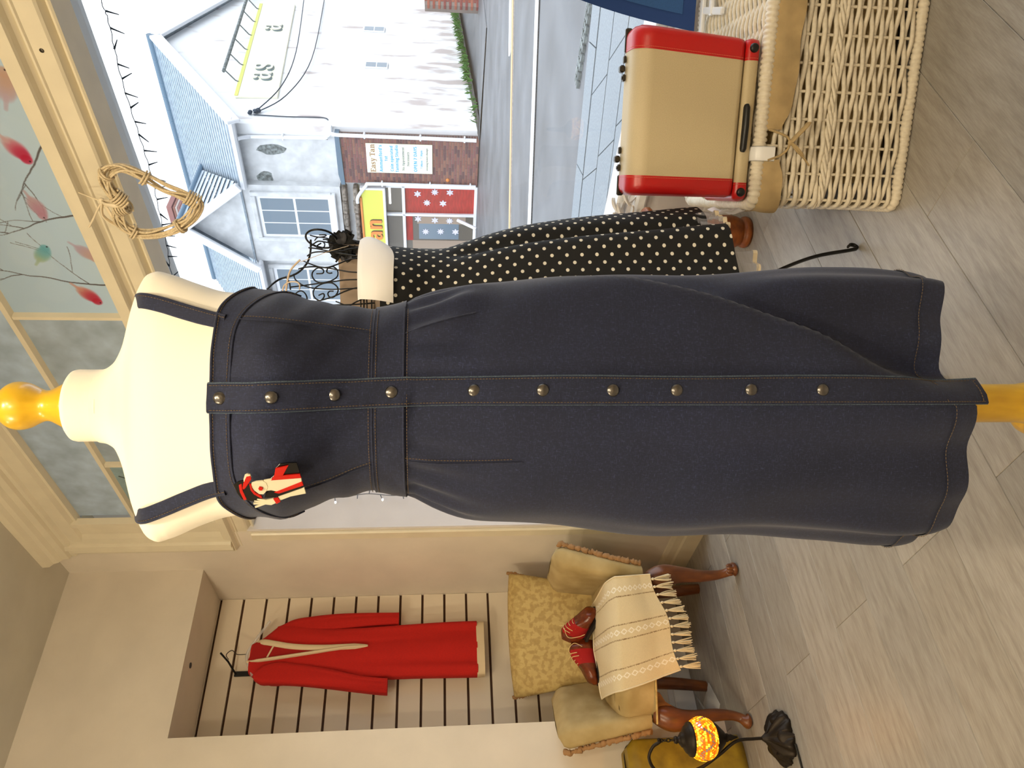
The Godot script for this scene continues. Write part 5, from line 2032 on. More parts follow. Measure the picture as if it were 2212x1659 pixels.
# ---------------------------------------------------------------- red knit dress in the alcove
func slat_display():
	var z := ZS + 0.02
	var t = thing("face_out_hook", "black slat hook with upturned end holding the red dress", "hook", Vector3(1.128, 1.925, ZS))
	var b := MB.new()
	b.span(Vector3(-0.011, -0.04, 0.0005), Vector3(0.011, 0.034, 0.006), 0.002)
	part("plate", b, M.black_plastic, t)
	b = MB.new()
	b.tube([Vector3(0, 0.028, 0.004), Vector3(0.03, 0.05, 0.07), Vector3(0.055, 0.078, 0.105)], 0.004, 8)
	part("arm", b, M.wire, t)
	t = thing("coat_hanger", "clear plastic coat hanger inside the red dress", "hanger", Vector3(1.183, 1.91, z + 0.06))
	b = MB.new()
	b.tube(spline([Vector3(0, -0.01, 0), Vector3(0, 0.03, 0), Vector3(0.018, 0.055, 0), Vector3(0.0, 0.075, 0.0), Vector3(-0.020, 0.062, 0)], 5), 0.0018, 6)
	part("hook", b, M.gunmetal, t)
	b = MB.new()
	b.tube(spline([Vector3(-0.09, -0.045, 0.0), Vector3(-0.02, -0.012, 0), Vector3(0.03, -0.02, 0), Vector3(0.14, -0.085, 0)], 5), 0.006, 8)
	part("bar", b, M.clear_plastic, t)
	# dress: body and sleeves as shallow padded shapes, y then left and right edge
	t = thing("knit_dress", "long red knitted dress with cream trim hanging on the slat wall", "dress", Vector3(0, 0, z))
	var body := [[0.935, 1.061, 1.298], [1.05, 1.063, 1.297], [1.20, 1.066, 1.292], [1.32, 1.066, 1.287], [1.45, 1.066, 1.283], [1.56, 1.066, 1.285], [1.66, 1.064, 1.298], [1.74, 1.058, 1.312], [1.79, 1.058, 1.300], [1.83, 1.070, 1.262], [1.862, 1.088, 1.240], [1.885, 1.105, 1.228]]
	var pad := func(tab: Array, depth: float, z0: float, folds: float, called: String, m: Material):
		var bb := MB.new()
		var rows := []
		var n := 40
		for k in n + 1:
			var y := lerpf(tab[tab.size() - 1][0], tab[0][0], k / float(n))
			var x0 := look(tab, y, 1)
			var x1 := look(tab, y, 2)
			var row := PackedVector3Array()
			for j in 49:
				var w := TAU * j / 48.0 + PI
				var xx := signf(sin(w)) * pow(absf(sin(w)), 0.6)
				var zz := signf(cos(w)) * pow(absf(cos(w)), 0.6)
				var x := (x0 + x1) * 0.5 + xx * (x1 - x0) * 0.5
				var dz := folds * (sin(xx * 7.0 + y * 1.5) + 0.6 * sin(xx * 12.0 - y * 3.0)) * clampf((1.75 - y) * 3.0, 0.0, 1.0) if zz > 0 else 0.0
				row.append(Vector3(x, y, z0 + depth * 0.5 * (1.0 + zz) + dz))
			rows.append(row)
		loop_rows(bb, rows)
		part(called, bb, m, t)
	pad.call(body, 0.075, 0.0, 0.007, "body", M.knit_red)
	pad.call([[0.905, 1.063, 1.297], [0.92, 1.062, 1.298], [0.938, 1.060, 1.299]], 0.080, -0.002, 0.0, "hem_band", M.knit_cream)
	pad.call([[1.312, 0.994, 1.058], [1.42, 1.008, 1.072], [1.55, 1.028, 1.105], [1.68, 1.045, 1.13], [1.78, 1.053, 1.14], [1.835, 1.058, 1.12], [1.855, 1.072, 1.10]], 0.055, 0.035, 0.002, "sleeve", M.knit_red)
	pad.call([[1.275, 1.293, 1.348], [1.36, 1.292, 1.350], [1.45, 1.286, 1.352], [1.55, 1.275, 1.351], [1.65, 1.262, 1.343], [1.73, 1.25, 1.330], [1.79, 1.24, 1.302]], 0.055, 0.010, 0.002, "sleeve", M.knit_red)
	# open neck: dark inside, cream band down to the point
	b = MB.new()
	b.extrude(pv([1.150, 1.888, 1.152, 1.816, 1.163, 1.722, 1.184, 1.56, 1.189, 1.56, 1.200, 1.717, 1.222, 1.831, 1.222, 1.86, 1.205, 1.875, 1.18, 1.878]), 0.0035, Transform3D(Basis.IDENTITY, Vector3(0, 0, 0.078)))
	part("inside_back", b, M.shoe_red, t)
	b = MB.new()
	b.box(Vector3(1.186, 1.80, 0.083), Vector3(0.062, 0.007, 0.003), 0.001, Basis(Vector3(0, 0, 1), -0.4))
	part("hanger_tape", b, M.knit_cream, t)
	for sd in [[1.149, 1.893, 1.150, 1.816, 1.161, 1.722, 1.176, 1.60, 1.188, 1.50, 1.194, 1.40], [1.224, 1.862, 1.224, 1.831, 1.202, 1.717, 1.193, 1.60, 1.193, 1.50, 1.195, 1.40]]:
		b = MB.new()
		var pts := []
		for k in range(0, sd.size(), 2): pts.append(Vector3(sd[k], sd[k + 1], 0.081 if k > 1 else 0.06))
		var sp := spline(pts, 5)
		var rad := []
		for k in sp.size(): rad.append(0.0125 if k < sp.size() - 4 else 0.0125 - 0.0028 * (k - sp.size() + 4))
		b.tube(sp, rad, 8, true, false, 0.5)
		part("neck_band", b, M.knit_cream, t)

# ---------------------------------------------------------------- lamp, yellow case, paper on the floor
func lamp_corner():
	# yellow vintage case against the wall
	var t = thing("suitcase", "worn mustard yellow suitcase standing on the floor behind the mosaic lamp", "suitcase", Vector3(0.46, 0, -2.925))
	var b := MB.new()
	var rows := []
	for k in 21:
		var v := k / 20.0
		var y := 0.43 * (1.0 - v)
		var e := 0.022
		var ins := 0.0
		if y > 0.43 - e: ins = e - sqrt(maxf(0.0, e * e - pow(y - 0.43 + e, 2.0)))
		if y < e: ins = e - sqrt(maxf(0.0, e * e - pow(e - y, 2.0)))
		var row := PackedVector3Array()
		for j in 49:
			var w := TAU * j / 48.0
			var x := signf(sin(w)) * pow(absf(sin(w)), 0.16)
			var zz := signf(cos(w)) * pow(absf(cos(w)), 0.16)
			row.append(Vector3(x * (0.235 - ins), y, zz * (0.078 - ins)))
		rows.append(row)
	loop_rows(b, rows)
	part("shell", b, M.yellow_case, t)
	b = MB.new()
	var pts := []
	for k in 48:
		var w := TAU * k / 48.0
		var x := signf(sin(w)) * pow(absf(sin(w)), 0.16)
		var y := signf(cos(w)) * pow(absf(cos(w)), 0.16)
		pts.append(Vector3(x * 0.2355, 0.215 + y * 0.2155, 0.0))
	b.tube(pts, 0.004, 6, false, true)
	part("seam_strip", b, M.bronze, t)
	for x in [0.12, -0.12]:
		b = MB.new()
		b.box(Vector3(x, 0.434, 0.012), Vector3(0.035, 0.010, 0.045), 0.003)
		b.box(Vector3(x, 0.441, 0.012), Vector3(0.018, 0.008, 0.02), 0.003)
		part("latch", b, M.bronze, t)
	b = MB.new()
	b.tube(spline([Vector3(-0.06, 0.432, 0), Vector3(-0.055, 0.452, 0), Vector3(0, 0.462, 0), Vector3(0.055, 0.452, 0), Vector3(0.06, 0.432, 0)], 5), 0.008, 8)
	part("handle", b, M.yellow_case, t)
	# swan neck mosaic lamp; local x to the picture's right
	t = thing("mosaic_lamp", "lit amber mosaic glass lamp on a bronze swan neck stand", "lamp", hp(-1.13, 0, 2.31), -YAW)
	b = MB.new()
	rows = []
	for k in 9:
		var r: float = [0.006, 0.012, 0.020, 0.034, 0.050, 0.062, 0.068, 0.070, 0.066][k]
		var y: float = [0.075, 0.066, 0.056, 0.048, 0.036, 0.024, 0.014, 0.006, 0.0][k]
		var row := PackedVector3Array()
		for j in 81:
			var w := TAU * j / 80.0
			var rr := r * (1.0 + 0.22 * pow(absf(cos(w * 2.5)), 0.7) * smoothstep(0.02, 0.07, r) + 0.04 * sin(w * 20.0))
			row.append(Vector3(sin(w) * rr, y + 0.006 * sin(w * 10.0) * smoothstep(0.02, 0.05, r) * (0.0 if k == 8 else 1.0), cos(w) * rr))
		rows.append(row)
	loop_rows(b, rows)
	part("base", b, M.bronze, t)
	for k in 5:
		b = MB.new()
		var w := TAU * k / 5.0 + 0.5
		var d := Vector3(sin(w), 0, cos(w))
		rows = []
		for u in 7:
			var row := PackedVector3Array()
			for j in 5:
				var v := (j - 2) / 2.0
				var s := u / 6.0
				row.append(d * (0.045 + 0.036 * s) + d.cross(Vector3.UP) * v * 0.018 * sin(PI * (0.15 + 0.8 * s)) + Vector3.UP * (0.042 - 0.03 * s + 0.012 * sin(s * 4.0) - 0.006 * v * v))
			rows.append(row)
		b.grid(rows)
		part("leaf", b, M.bronze, t)
	b = MB.new()
	pts = spline([Vector3(0.0, 0.06, 0), Vector3(0.0, 0.10, 0), Vector3(-0.005, 0.16, 0), Vector3(-0.045, 0.215, 0.0), Vector3(-0.085, 0.28, 0), Vector3(-0.10, 0.36, 0), Vector3(-0.085, 0.42, 0), Vector3(-0.045, 0.443, 0), Vector3(-0.012, 0.432, 0), Vector3(0.0, 0.416, 0), Vector3(0.006, 0.408, 0.0), Vector3(0.013, 0.414, 0)], 7)
	b.tube(pts, 0.0052, 8)
	part("swan_neck", b, M.bronze, t)
	var c := Vector3(0.008, 0.272, 0)
	b = MB.new()
	for k in 4:
		var lp := []
		for j in 12:
			var w := TAU * j / 12.0
			lp.append(Vector3(0.008, 0.405 - k * 0.012, 0) + (Vector3(cos(w) * 0.005, sin(w) * 0.008, 0) if k % 2 == 0 else Vector3(0, sin(w) * 0.008, cos(w) * 0.005)))
		b.tube(lp, 0.0016, 5, false, true)
	part("chain", b, M.bronze, t)
	b = MB.new()
	b.lathe([[0.0, 0.092], [0.010, 0.090], [0.012, 0.084], [0.009, 0.078], [0.014, 0.074], [0.022, 0.068], [0.024, 0.063], [0.030, 0.060], [0.040, 0.054], [0.043, 0.048], [0.050, 0.044], [0.052, 0.036], [0.050, 0.032]], 32, Transform3D(Basis.IDENTITY, c))
	part("top_cap", b, M.bronze, t)
	b = MB.new()
	b.lathe([[0.046, -0.036], [0.048, -0.042], [0.040, -0.052], [0.030, -0.062], [0.020, -0.072], [0.012, -0.076], [0.013, -0.082], [0.009, -0.088], [0.010, -0.094], [0.006, -0.104], [0.003, -0.114], [0.0, -0.118]], 32, Transform3D(Basis.IDENTITY, c))
	part("bottom_cap", b, M.bronze, t)
	b = MB.new()
	b.blob(c, Vector3(0.0615, 0.052, 0.0615), 32, 20)
	part("glass_bulb", b, M.amber_core, t, "glowing glass globe")
	# tesserae in rings, with two wandering bands of mirror chips
	var tiles := [MB.new(), MB.new(), MB.new(), MB.new(), MB.new()]
	for r in 15:
		var th0 := lerpf(0.62, PI - 0.62, r / 15.0)
		var th1 := lerpf(0.62, PI - 0.62, (r + 0.86) / 15.0)
		var n := int(34.0 * sin(th0) + 6.0)
		for j in n:
			var w0 := TAU * (j + 0.5 * (r % 2)) / n
			var w1 := w0 + TAU * 0.84 / n
			var wave := sin((w0 + w1) * 0.5 * 4.0) * 0.35 + PI / 2
			var which := rng.randi() % 4
			if absf((th0 + th1) * 0.5 - wave) < 0.12: which = 4
			elif r % 3 == 1 and rng.randf() < 0.12: continue
			var pt := func(th: float, w: float): return c + Vector3(sin(th) * sin(w) * 0.0655, cos(th) * 0.0555, sin(th) * cos(w) * 0.0655)
			var up := (r + j) % 2 == 0
			if r in [4, 5, 9, 10]:
				var wm := (w0 + w1) * 0.5
				if up: tiles[which].face([pt.call(th0, wm), pt.call(th1, w0), pt.call(th1, w1)])
				else: tiles[which].face([pt.call(th0, w0), pt.call(th1, wm), pt.call(th0, w1)])
			else:
				tiles[which].face([pt.call(th0, w0), pt.call(th1, w0), pt.call(th1, w1), pt.call(th0, w1)])
	for k in 5:
		if tiles[k].v.size():
			tag(part("mosaic_tiles", tiles[k], M.amber[k] if k < 4 else M.mirror_chip, t), "", "", "", "stuff")
	var l := OmniLight3D.new()
	l.name = "glow"
	l.light_color = Color(1.0, 0.66, 0.25)
	l.light_energy = 0.035
	l.light_size = 0.04
	l.omni_range = 8.0
	l.omni_attenuation = 2.0
	l.shadow_enabled = true
	l.position = c
	t.add_child(l)
	b = MB.new()
	var far := hp(-1.13, 0, 2.31)
	b.tube(spline([far + hp(0.01, 0.010, 0.02) * 0.0 + rt * 0.02 + Vector3.UP * 0.006 - fw * 0.085, far - fw * 0.12 - rt * 0.03 + Vector3.UP * 0.004, far - fw * 0.16 - rt * 0.10 + Vector3.UP * 0.004, far - fw * 0.12 - rt * 0.30 + Vector3.UP * 0.004], 6), 0.0032, 6)
	solo("lamp_cable", b, M.black_plastic, "thin dark cable trailing from the mosaic lamp's base", "cable")
	t = thing("paper_sheet", "folded white paper lying at the alcove floor behind the chair leg", "paper", Vector3(0.86, 0, -3.12), 0.5)
	b = MB.new()
	b.extrude(pv([-0.07, -0.09, 0.06, -0.075, 0.075, 0.05, -0.02, 0.10, -0.075, 0.03]), 0.0012, Transform3D(Basis(Vector3.RIGHT, -PI / 2), Vector3(0, 0.0012, 0)))
	part("sheet", b, M.paper, t)
	b = MB.new()
	b.face([Vector3(-0.02, 0.002, -0.06), Vector3(0.05, 0.004, -0.05), Vector3(0.07, 0.055, 0.02)])
	b.face([Vector3(0.05, 0.0038, -0.05), Vector3(-0.02, 0.0018, -0.06), Vector3(0.07, 0.0545, 0.021)])
	part("raised_corner", b, M.paper, t)

# ---------------------------------------------------------------- what hangs and stands in the window
func window_things():
	# wicker heart: bound willow rods
	var X := 1.40
	var t = thing("wicker_heart", "pale willow twig heart hanging from the beam on a satin ribbon", "heart", Vector3(X, 1.72, -1.09))
	var o := [[0.0, 0.064], [0.010, 0.085], [0.034, 0.092], [0.060, 0.082], [0.078, 0.055], [0.076, 0.015], [0.056, -0.03], [0.024, -0.068], [-0.012, -0.088], [-0.030, -0.068], [-0.050, -0.03], [-0.080, 0.010], [-0.098, 0.045], [-0.088, 0.075], [-0.064, 0.088], [-0.034, 0.082], [-0.010, 0.064]]
	var path := []
	for p in o: path.append(Vector3(0.0, p[1], -p[0] * 1.0))
	var line := spline(path, 6)
	for k in 9:
		var b := MB.new()
		var pts := []
		var n := line.size()
		for j in n:
			var d: Vector3 = (line[mini(j + 1, n - 1)] - line[maxi(j - 1, 0)]).normalized()
			var s := d.cross(Vector3.RIGHT).normalized()
			var w := TAU * k / 9.0 + j * 0.10 * (1.0 if k % 2 else -0.5) + 0.5 * sin(j * 0.2 + k)
			var r := 0.0095 + 0.003 * sin(k * 2.1 + j * 0.13)
			pts.append(line[j] + s * cos(w) * r + Vector3.RIGHT * sin(w) * r * 0.8)
		b.tube(pts, 0.0027, 6)
		part("twig", b, M.twig, t)
	# bindings at the cleft, the point and along the arms
	for spot in [0.03, 0.22, 0.38, 0.53, 0.68, 0.83, 0.97]:
		var b := MB.new()
		var j := int(spot * (line.size() - 2)) + 1
		var d: Vector3 = (line[mini(j + 1, line.size() - 1)] - line[j - 1]).normalized()
		var s := d.cross(Vector3.RIGHT).normalized()
		var pts := []
		var turns := 5 if spot in [0.03, 0.53, 0.97] else 2
		for q in turns * 12:
			var w := TAU * q / 12.0
			pts.append(line[j] + d * (q / 12.0 - turns * 0.5) * 0.006 + (s * cos(w) + Vector3.RIGHT * sin(w)) * 0.0155)
		b.tube(pts, 0.0024, 6)
		part("binding", b, M.twig, t)
	t = thing("ribbon", "cream satin ribbon tied in a bow above the twig heart", "ribbon", Vector3(X, 1.72, -1.09))
	for q in [[Vector3(0.004, 0.062, 0.002), Vector3(0.012, 0.085, -0.004), Vector3(0.014, 0.105, 0.0), Vector3(0.02, 0.122, -0.002)], [Vector3(-0.006, 0.062, 0.006), Vector3(-0.012, 0.088, 0.010), Vector3(0.0, 0.108, 0.004), Vector3(0.018, 0.122, -0.002)], [Vector3(0.016, 0.120, 0.0), Vector3(0.016, 0.135, -0.02), Vector3(0.012, 0.152, -0.045), Vector3(0.010, 0.168, -0.066)], [Vector3(0.016, 0.120, 0.0), Vector3(0.004, 0.125, -0.03), Vector3(0.004, 0.105, -0.055), Vector3(0.012, 0.112, -0.028), Vector3(0.016, 0.120, 0.0)]]:
		var b := MB.new()
		b.tube(spline(q, 6), 0.0055, 8, true, false, 0.45)
		part("ribbon_length", b, M.satin, t)
	var bb := MB.new()
	bb.blob(Vector3(0.017, 0.121, 0), Vector3(0.006, 0.007, 0.008))
	part("knot", bb, M.satin, t)
	bb = MB.new()
	bb.tube(spline([Vector3(0.018, 0.125, 0), Vector3(0.03, 0.15, 0.0), Vector3(0.052, 0.19, 0.0)], 5), 0.0016, 6)
	part("loop", bb, M.satin, t)
	# icicle lights across the window head
	t = thing("icicle_lights", "dark blue string of small icicle lights across the top of the window", "fairy lights")
	var wire := [[2.035, -0.45], [2.029, -0.80], [2.029, -1.011], [2.028, -1.072], [2.046, -1.241], [2.051, -1.428], [2.056, -1.576], [2.069, -1.699], [2.088, -1.885], [2.108, -2.021], [2.115, -2.2], [2.12, -2.45]]
	var pts := []
	for p in wire: pts.append(Vector3(2.2, p[0], p[1]))
	pts = spline(pts, 8)
	bb = MB.new()
	for k in pts.size(): pts[k] += Vector3(0, 0.002 * sin(k * 1.9), 0)
	bb.tube(pts, 0.0013, 5)
	part("cable", bb, M.string_wire, t)
	var run := 0.0
	for k in range(1, pts.size()):
		run += pts[k].distance_to(pts[k - 1])
		if run > 0.042:
			run = 0.0
			bb = MB.new()
			var w := rng.randf_range(-0.75, 0.75) if rng.randf() < 0.8 else rng.randf_range(-2.6, 2.6)
			var d := Vector3(rng.randf_range(-0.3, 0.3), -cos(w), sin(w)).normalized()
			var ln := rng.randf_range(0.030, 0.042)
			bb.tube([pts[k], pts[k] + d * 0.010, pts[k] + d * ln], [0.0034, 0.0026, 0.0014], 6)
			part("bulb_holder", bb, M.string_wire, t)
	# a loose string down the bay's cheek
	t = thing("string_lights", "grey string of white bulbs hanging down the bay's white cheek", "fairy lights")
	pts = []
	for k in 24: pts.append(Vector3(1.600 + 0.006 * sin(k * 1.3), 2.10 - 0.045 * k, -2.655 + 0.004 * sin(k * 0.8)))
	bb = MB.new()
	bb.tube(spline(pts, 4), 0.0017, 6)
	part("cable", bb, M.grey_wire, t)
	for k in 24:
		var p: Vector3 = pts[k]
		var d := Vector3(-0.020 if k % 2 else 0.024, -0.004 * (k % 3), 0.004)
		bb = MB.new()
		bb.tube([p, p + d], 0.0021, 6)
		part("bulb_holder", bb, M.grey_wire, t)
		if k % 4 == 1:
			bb = MB.new()
			bb.blob(p + d * 1.35, Vector3(0.006, 0.0045, 0.0045), 10, 8)
			part("bulb", bb, M.led, t)
	# white leaf sprig on the sill
	t = thing("leaf_sprig", "bleached white leaves and pods lying on the window sill", "dried leaves", Vector3(2.205, 0.386, -1.72))
	for k in 17:
		bb = MB.new()
		var a := Vector3(rng.randf_range(-0.06, 0.06), rng.randf_range(0.0, 0.05), rng.randf_range(-0.09, 0.07))
		var d := Vector3(rng.randf_range(-1, 1), rng.randf_range(-0.5, 0.7), rng.randf_range(-1, 1)).normalized()
		var s := d.cross(Vector3.UP).normalized()
		var ln := rng.randf_range(0.04, 0.065)
		var rows := []
		for u in 7:
			var row := PackedVector3Array()
			var w := u / 6.0
			for j in 5:
				var v := (j - 2) / 2.0
				row.append(a + d * ln * w + s * v * 0.017 * sin(PI * clampf(w, 0.03, 0.97)) + Vector3.UP * (0.012 * v * v + 0.02 * w * (1.0 - w)))
			rows.append(row)
		bb.grid(rows)
		part("leaf", bb, M.leaf_white, t)
	bb = MB.new()
	bb.tube(spline([Vector3(0.0, 0.006, -0.12), Vector3(-0.03, 0.02, -0.04), Vector3(-0.02, 0.012, 0.05), Vector3(-0.06, 0.03, 0.10)], 6), 0.0035, 6)
	part("stem", bb, M.leaf_white, t)
	# turned wooden stand behind the polka dot dress
	t = thing("wooden_stand", "turned honey brown wooden stand with a bun foot behind the polka dot dress", "stand", hp(0.543, 0, 2.60), -YAW)
	bb = MB.new()
	bb.lathe([[0.052, 0.36], [0.058, 0.30], [0.060, 0.10], [0.060, 0.070], [0.056, 0.050], [0.050, 0.036], [0.046, 0.030], [0.046, 0.030], [0.047, 0.024], [0.054, 0.022], [0.056, 0.012], [0.052, 0.0], [0.0, 0.0]], 36)
	part("column", bb, M.bun_wood, t)
	bb = MB.new()
	bb.lathe([[0.0, 0.385], [0.075, 0.385], [0.08, 0.378], [0.08, 0.366], [0.075, 0.36], [0.0, 0.36]], 36)
	part("top", bb, M.bun_wood, t)

# ---------------------------------------------------------------- the street outside
func street():
	var gnd := func(called: String, pts: Array, y: float, m: Material, label: String, parent: Node = null):
		var b := MB.new()
		var pl := PackedVector2Array()
		for p in pts: pl.append(Vector2(p[0], p[1]))
		b.extrude(pl, 0.05, Transform3D(Basis(Vector3.RIGHT, Vector3(0, 0, -1), Vector3.UP), Vector3(0, y - 0.05, 0)))
		var o: MeshInstance3D
		if parent: o = part(called, b, m, parent)
		else:
			o = struct(called, b, m, label)
			o.rotation.y = -YAW
		return o
	# strips run between two lines given by two points each (right, ahead), drawn out both ways
	var strip := func(a: Array, c: Array, e: Array, g: Array) -> Array:
		var out := []
		for q in [[a, c, -22.0], [a, c, 14.0], [e, g, 14.0], [e, g, -22.0]]:
			var p0 := Vector2(q[0][0], q[0][1])
			var d := (Vector2(q[1][0], q[1][1]) - p0).normalized()
			if q[2] > 0: d = -d
			var p := p0 + d * absf(q[2])
			out.append([p.x, p.y])
		return out
	gnd.call("ground_asphalt", [[-70, 3.0], [70, 3.0], [70, 130], [-70, 130]], -0.02, M.asphalt_far, "grey asphalt of the far side of the street")
	var kerb_a := [2.52, 5.45]
	var kerb_b := [1.40, 6.17]
	var line_a := [4.266, 8.289]
	var line_b := [2.264, 8.919]
	var road = gnd.call("road", strip.call(kerb_a, kerb_b, line_a, line_b), -0.006, M.asphalt, "damp bluish grey asphalt road")
	gnd.call("road_strip", strip.call(line_a, line_b, [5.319, 11.177], [3.064, 11.55]), -0.004, M.buff_strip, "pale buff strip of road beyond the white line")
	gnd.call("road_line", strip.call(line_a, line_b, [4.35, 8.56], [2.35, 9.19]), 0.002, M.road_white, "", road)
	gnd.call("road_line", strip.call([5.319, 11.20], [3.064, 11.57], [5.35, 11.40], [3.09, 11.77]), 0.002, M.road_amber, "", road)
	for k in 4:
		var f0 := 11.9 + 0.25 * (k % 2)
		var r0 := 5.2 + 1.5 * k
		gnd.call("road_dash", [[r0, f0 - 0.16 * (r0 - 4.0)], [r0 + 1.3, f0 - 0.16 * (r0 - 2.7)], [r0 + 1.3, f0 + 0.18 - 0.16 * (r0 - 2.7)], [r0, f0 + 0.18 - 0.16 * (r0 - 4.0)]], 0.002, M.road_white, "", road)
	var pav = gnd.call("pavement", strip.call([4.5, -0.5], [-1.0, 3.05], kerb_a, kerb_b), -0.012, M.moss, "pavement of worn grey slabs with dark mossy joints")
	# slabs, laid askew to the kerb
	var along := (Vector2(kerb_b[0], kerb_b[1]) - Vector2(kerb_a[0], kerb_a[1])).normalized()
	var out := Vector2(-along.y, along.x)
	if out.y > 0: out = -out
	var o0 := Vector2(kerb_a[0], kerb_a[1])
	for k in range(-6, 14):
		for j in 5:
			var w := [0.30, 0.45, 0.42, 0.42, 0.42]
			var d0: float = [0.0, 0.31, 0.77, 1.20, 1.63][j]
			var step := 0.62 if j else 0.9
			var sh := 0.31 * (j % 2)
			var pl := []
			var sk := 0.22 if j else 0.0
			for q in [[0.005, 0.003], [step - 0.005, 0.003], [step - 0.005 - sk, w[j] - 0.005], [0.005 - sk, w[j] - 0.005]]:
				var p: Vector2 = o0 + along * (k * step + sh + q[0]) + out * (d0 + q[1])
				pl.append([p.x, p.y])
			gnd.call("kerb_stone" if j == 0 else "paving_slab", pl, 0.0 if j else 0.004, M.paving, "", pav)
	# iron gully by the kerb
	for k in 9:
		for j in 3:
			var p: Vector2 = Vector2(2.86, 5.50) + Vector2(-0.6, 0.8) * (k * 0.075) + Vector2(-0.8, -0.6) * (0.05 * j)
			gnd.call("drain_slot", [[p.x, p.y], [p.x - 0.03, p.y + 0.045], [p.x - 0.055, p.y + 0.025], [p.x - 0.025, p.y - 0.02]], 0.006, M.patch_grey, "", road)
	corner_building()
	# low brick wall at the picture's right edge
	var b := MB.new()
	var tones := [Color(0.30, 0.09, 0.06), Color(0.36, 0.12, 0.08), Color(0.24, 0.07, 0.06)]
	for r in 20:
		for k in 12:
			b.col = tones[rng.randi() % 3]
			b.span(Vector3(0.23 * k + 0.115 * (r % 2), r * 0.075 + 0.004, 0.0), Vector3(0.23 * k + 0.115 * (r % 2) + 0.222, r * 0.075 + 0.071, 0.2), 0.004)
	b.col = Color(0.25, 0.2, 0.18)
	b.span(Vector3(0.01, 0.0, -0.19), Vector3(2.7, 1.49, 0.19))
	var lw = solo("garden_wall", b, M.brick, "low red brick wall across the street beside the white building", "wall")
	lw.transform = Transform3D(Basis(Vector3.UP, -YAW), hp(10.42, 0.0, 21.0))

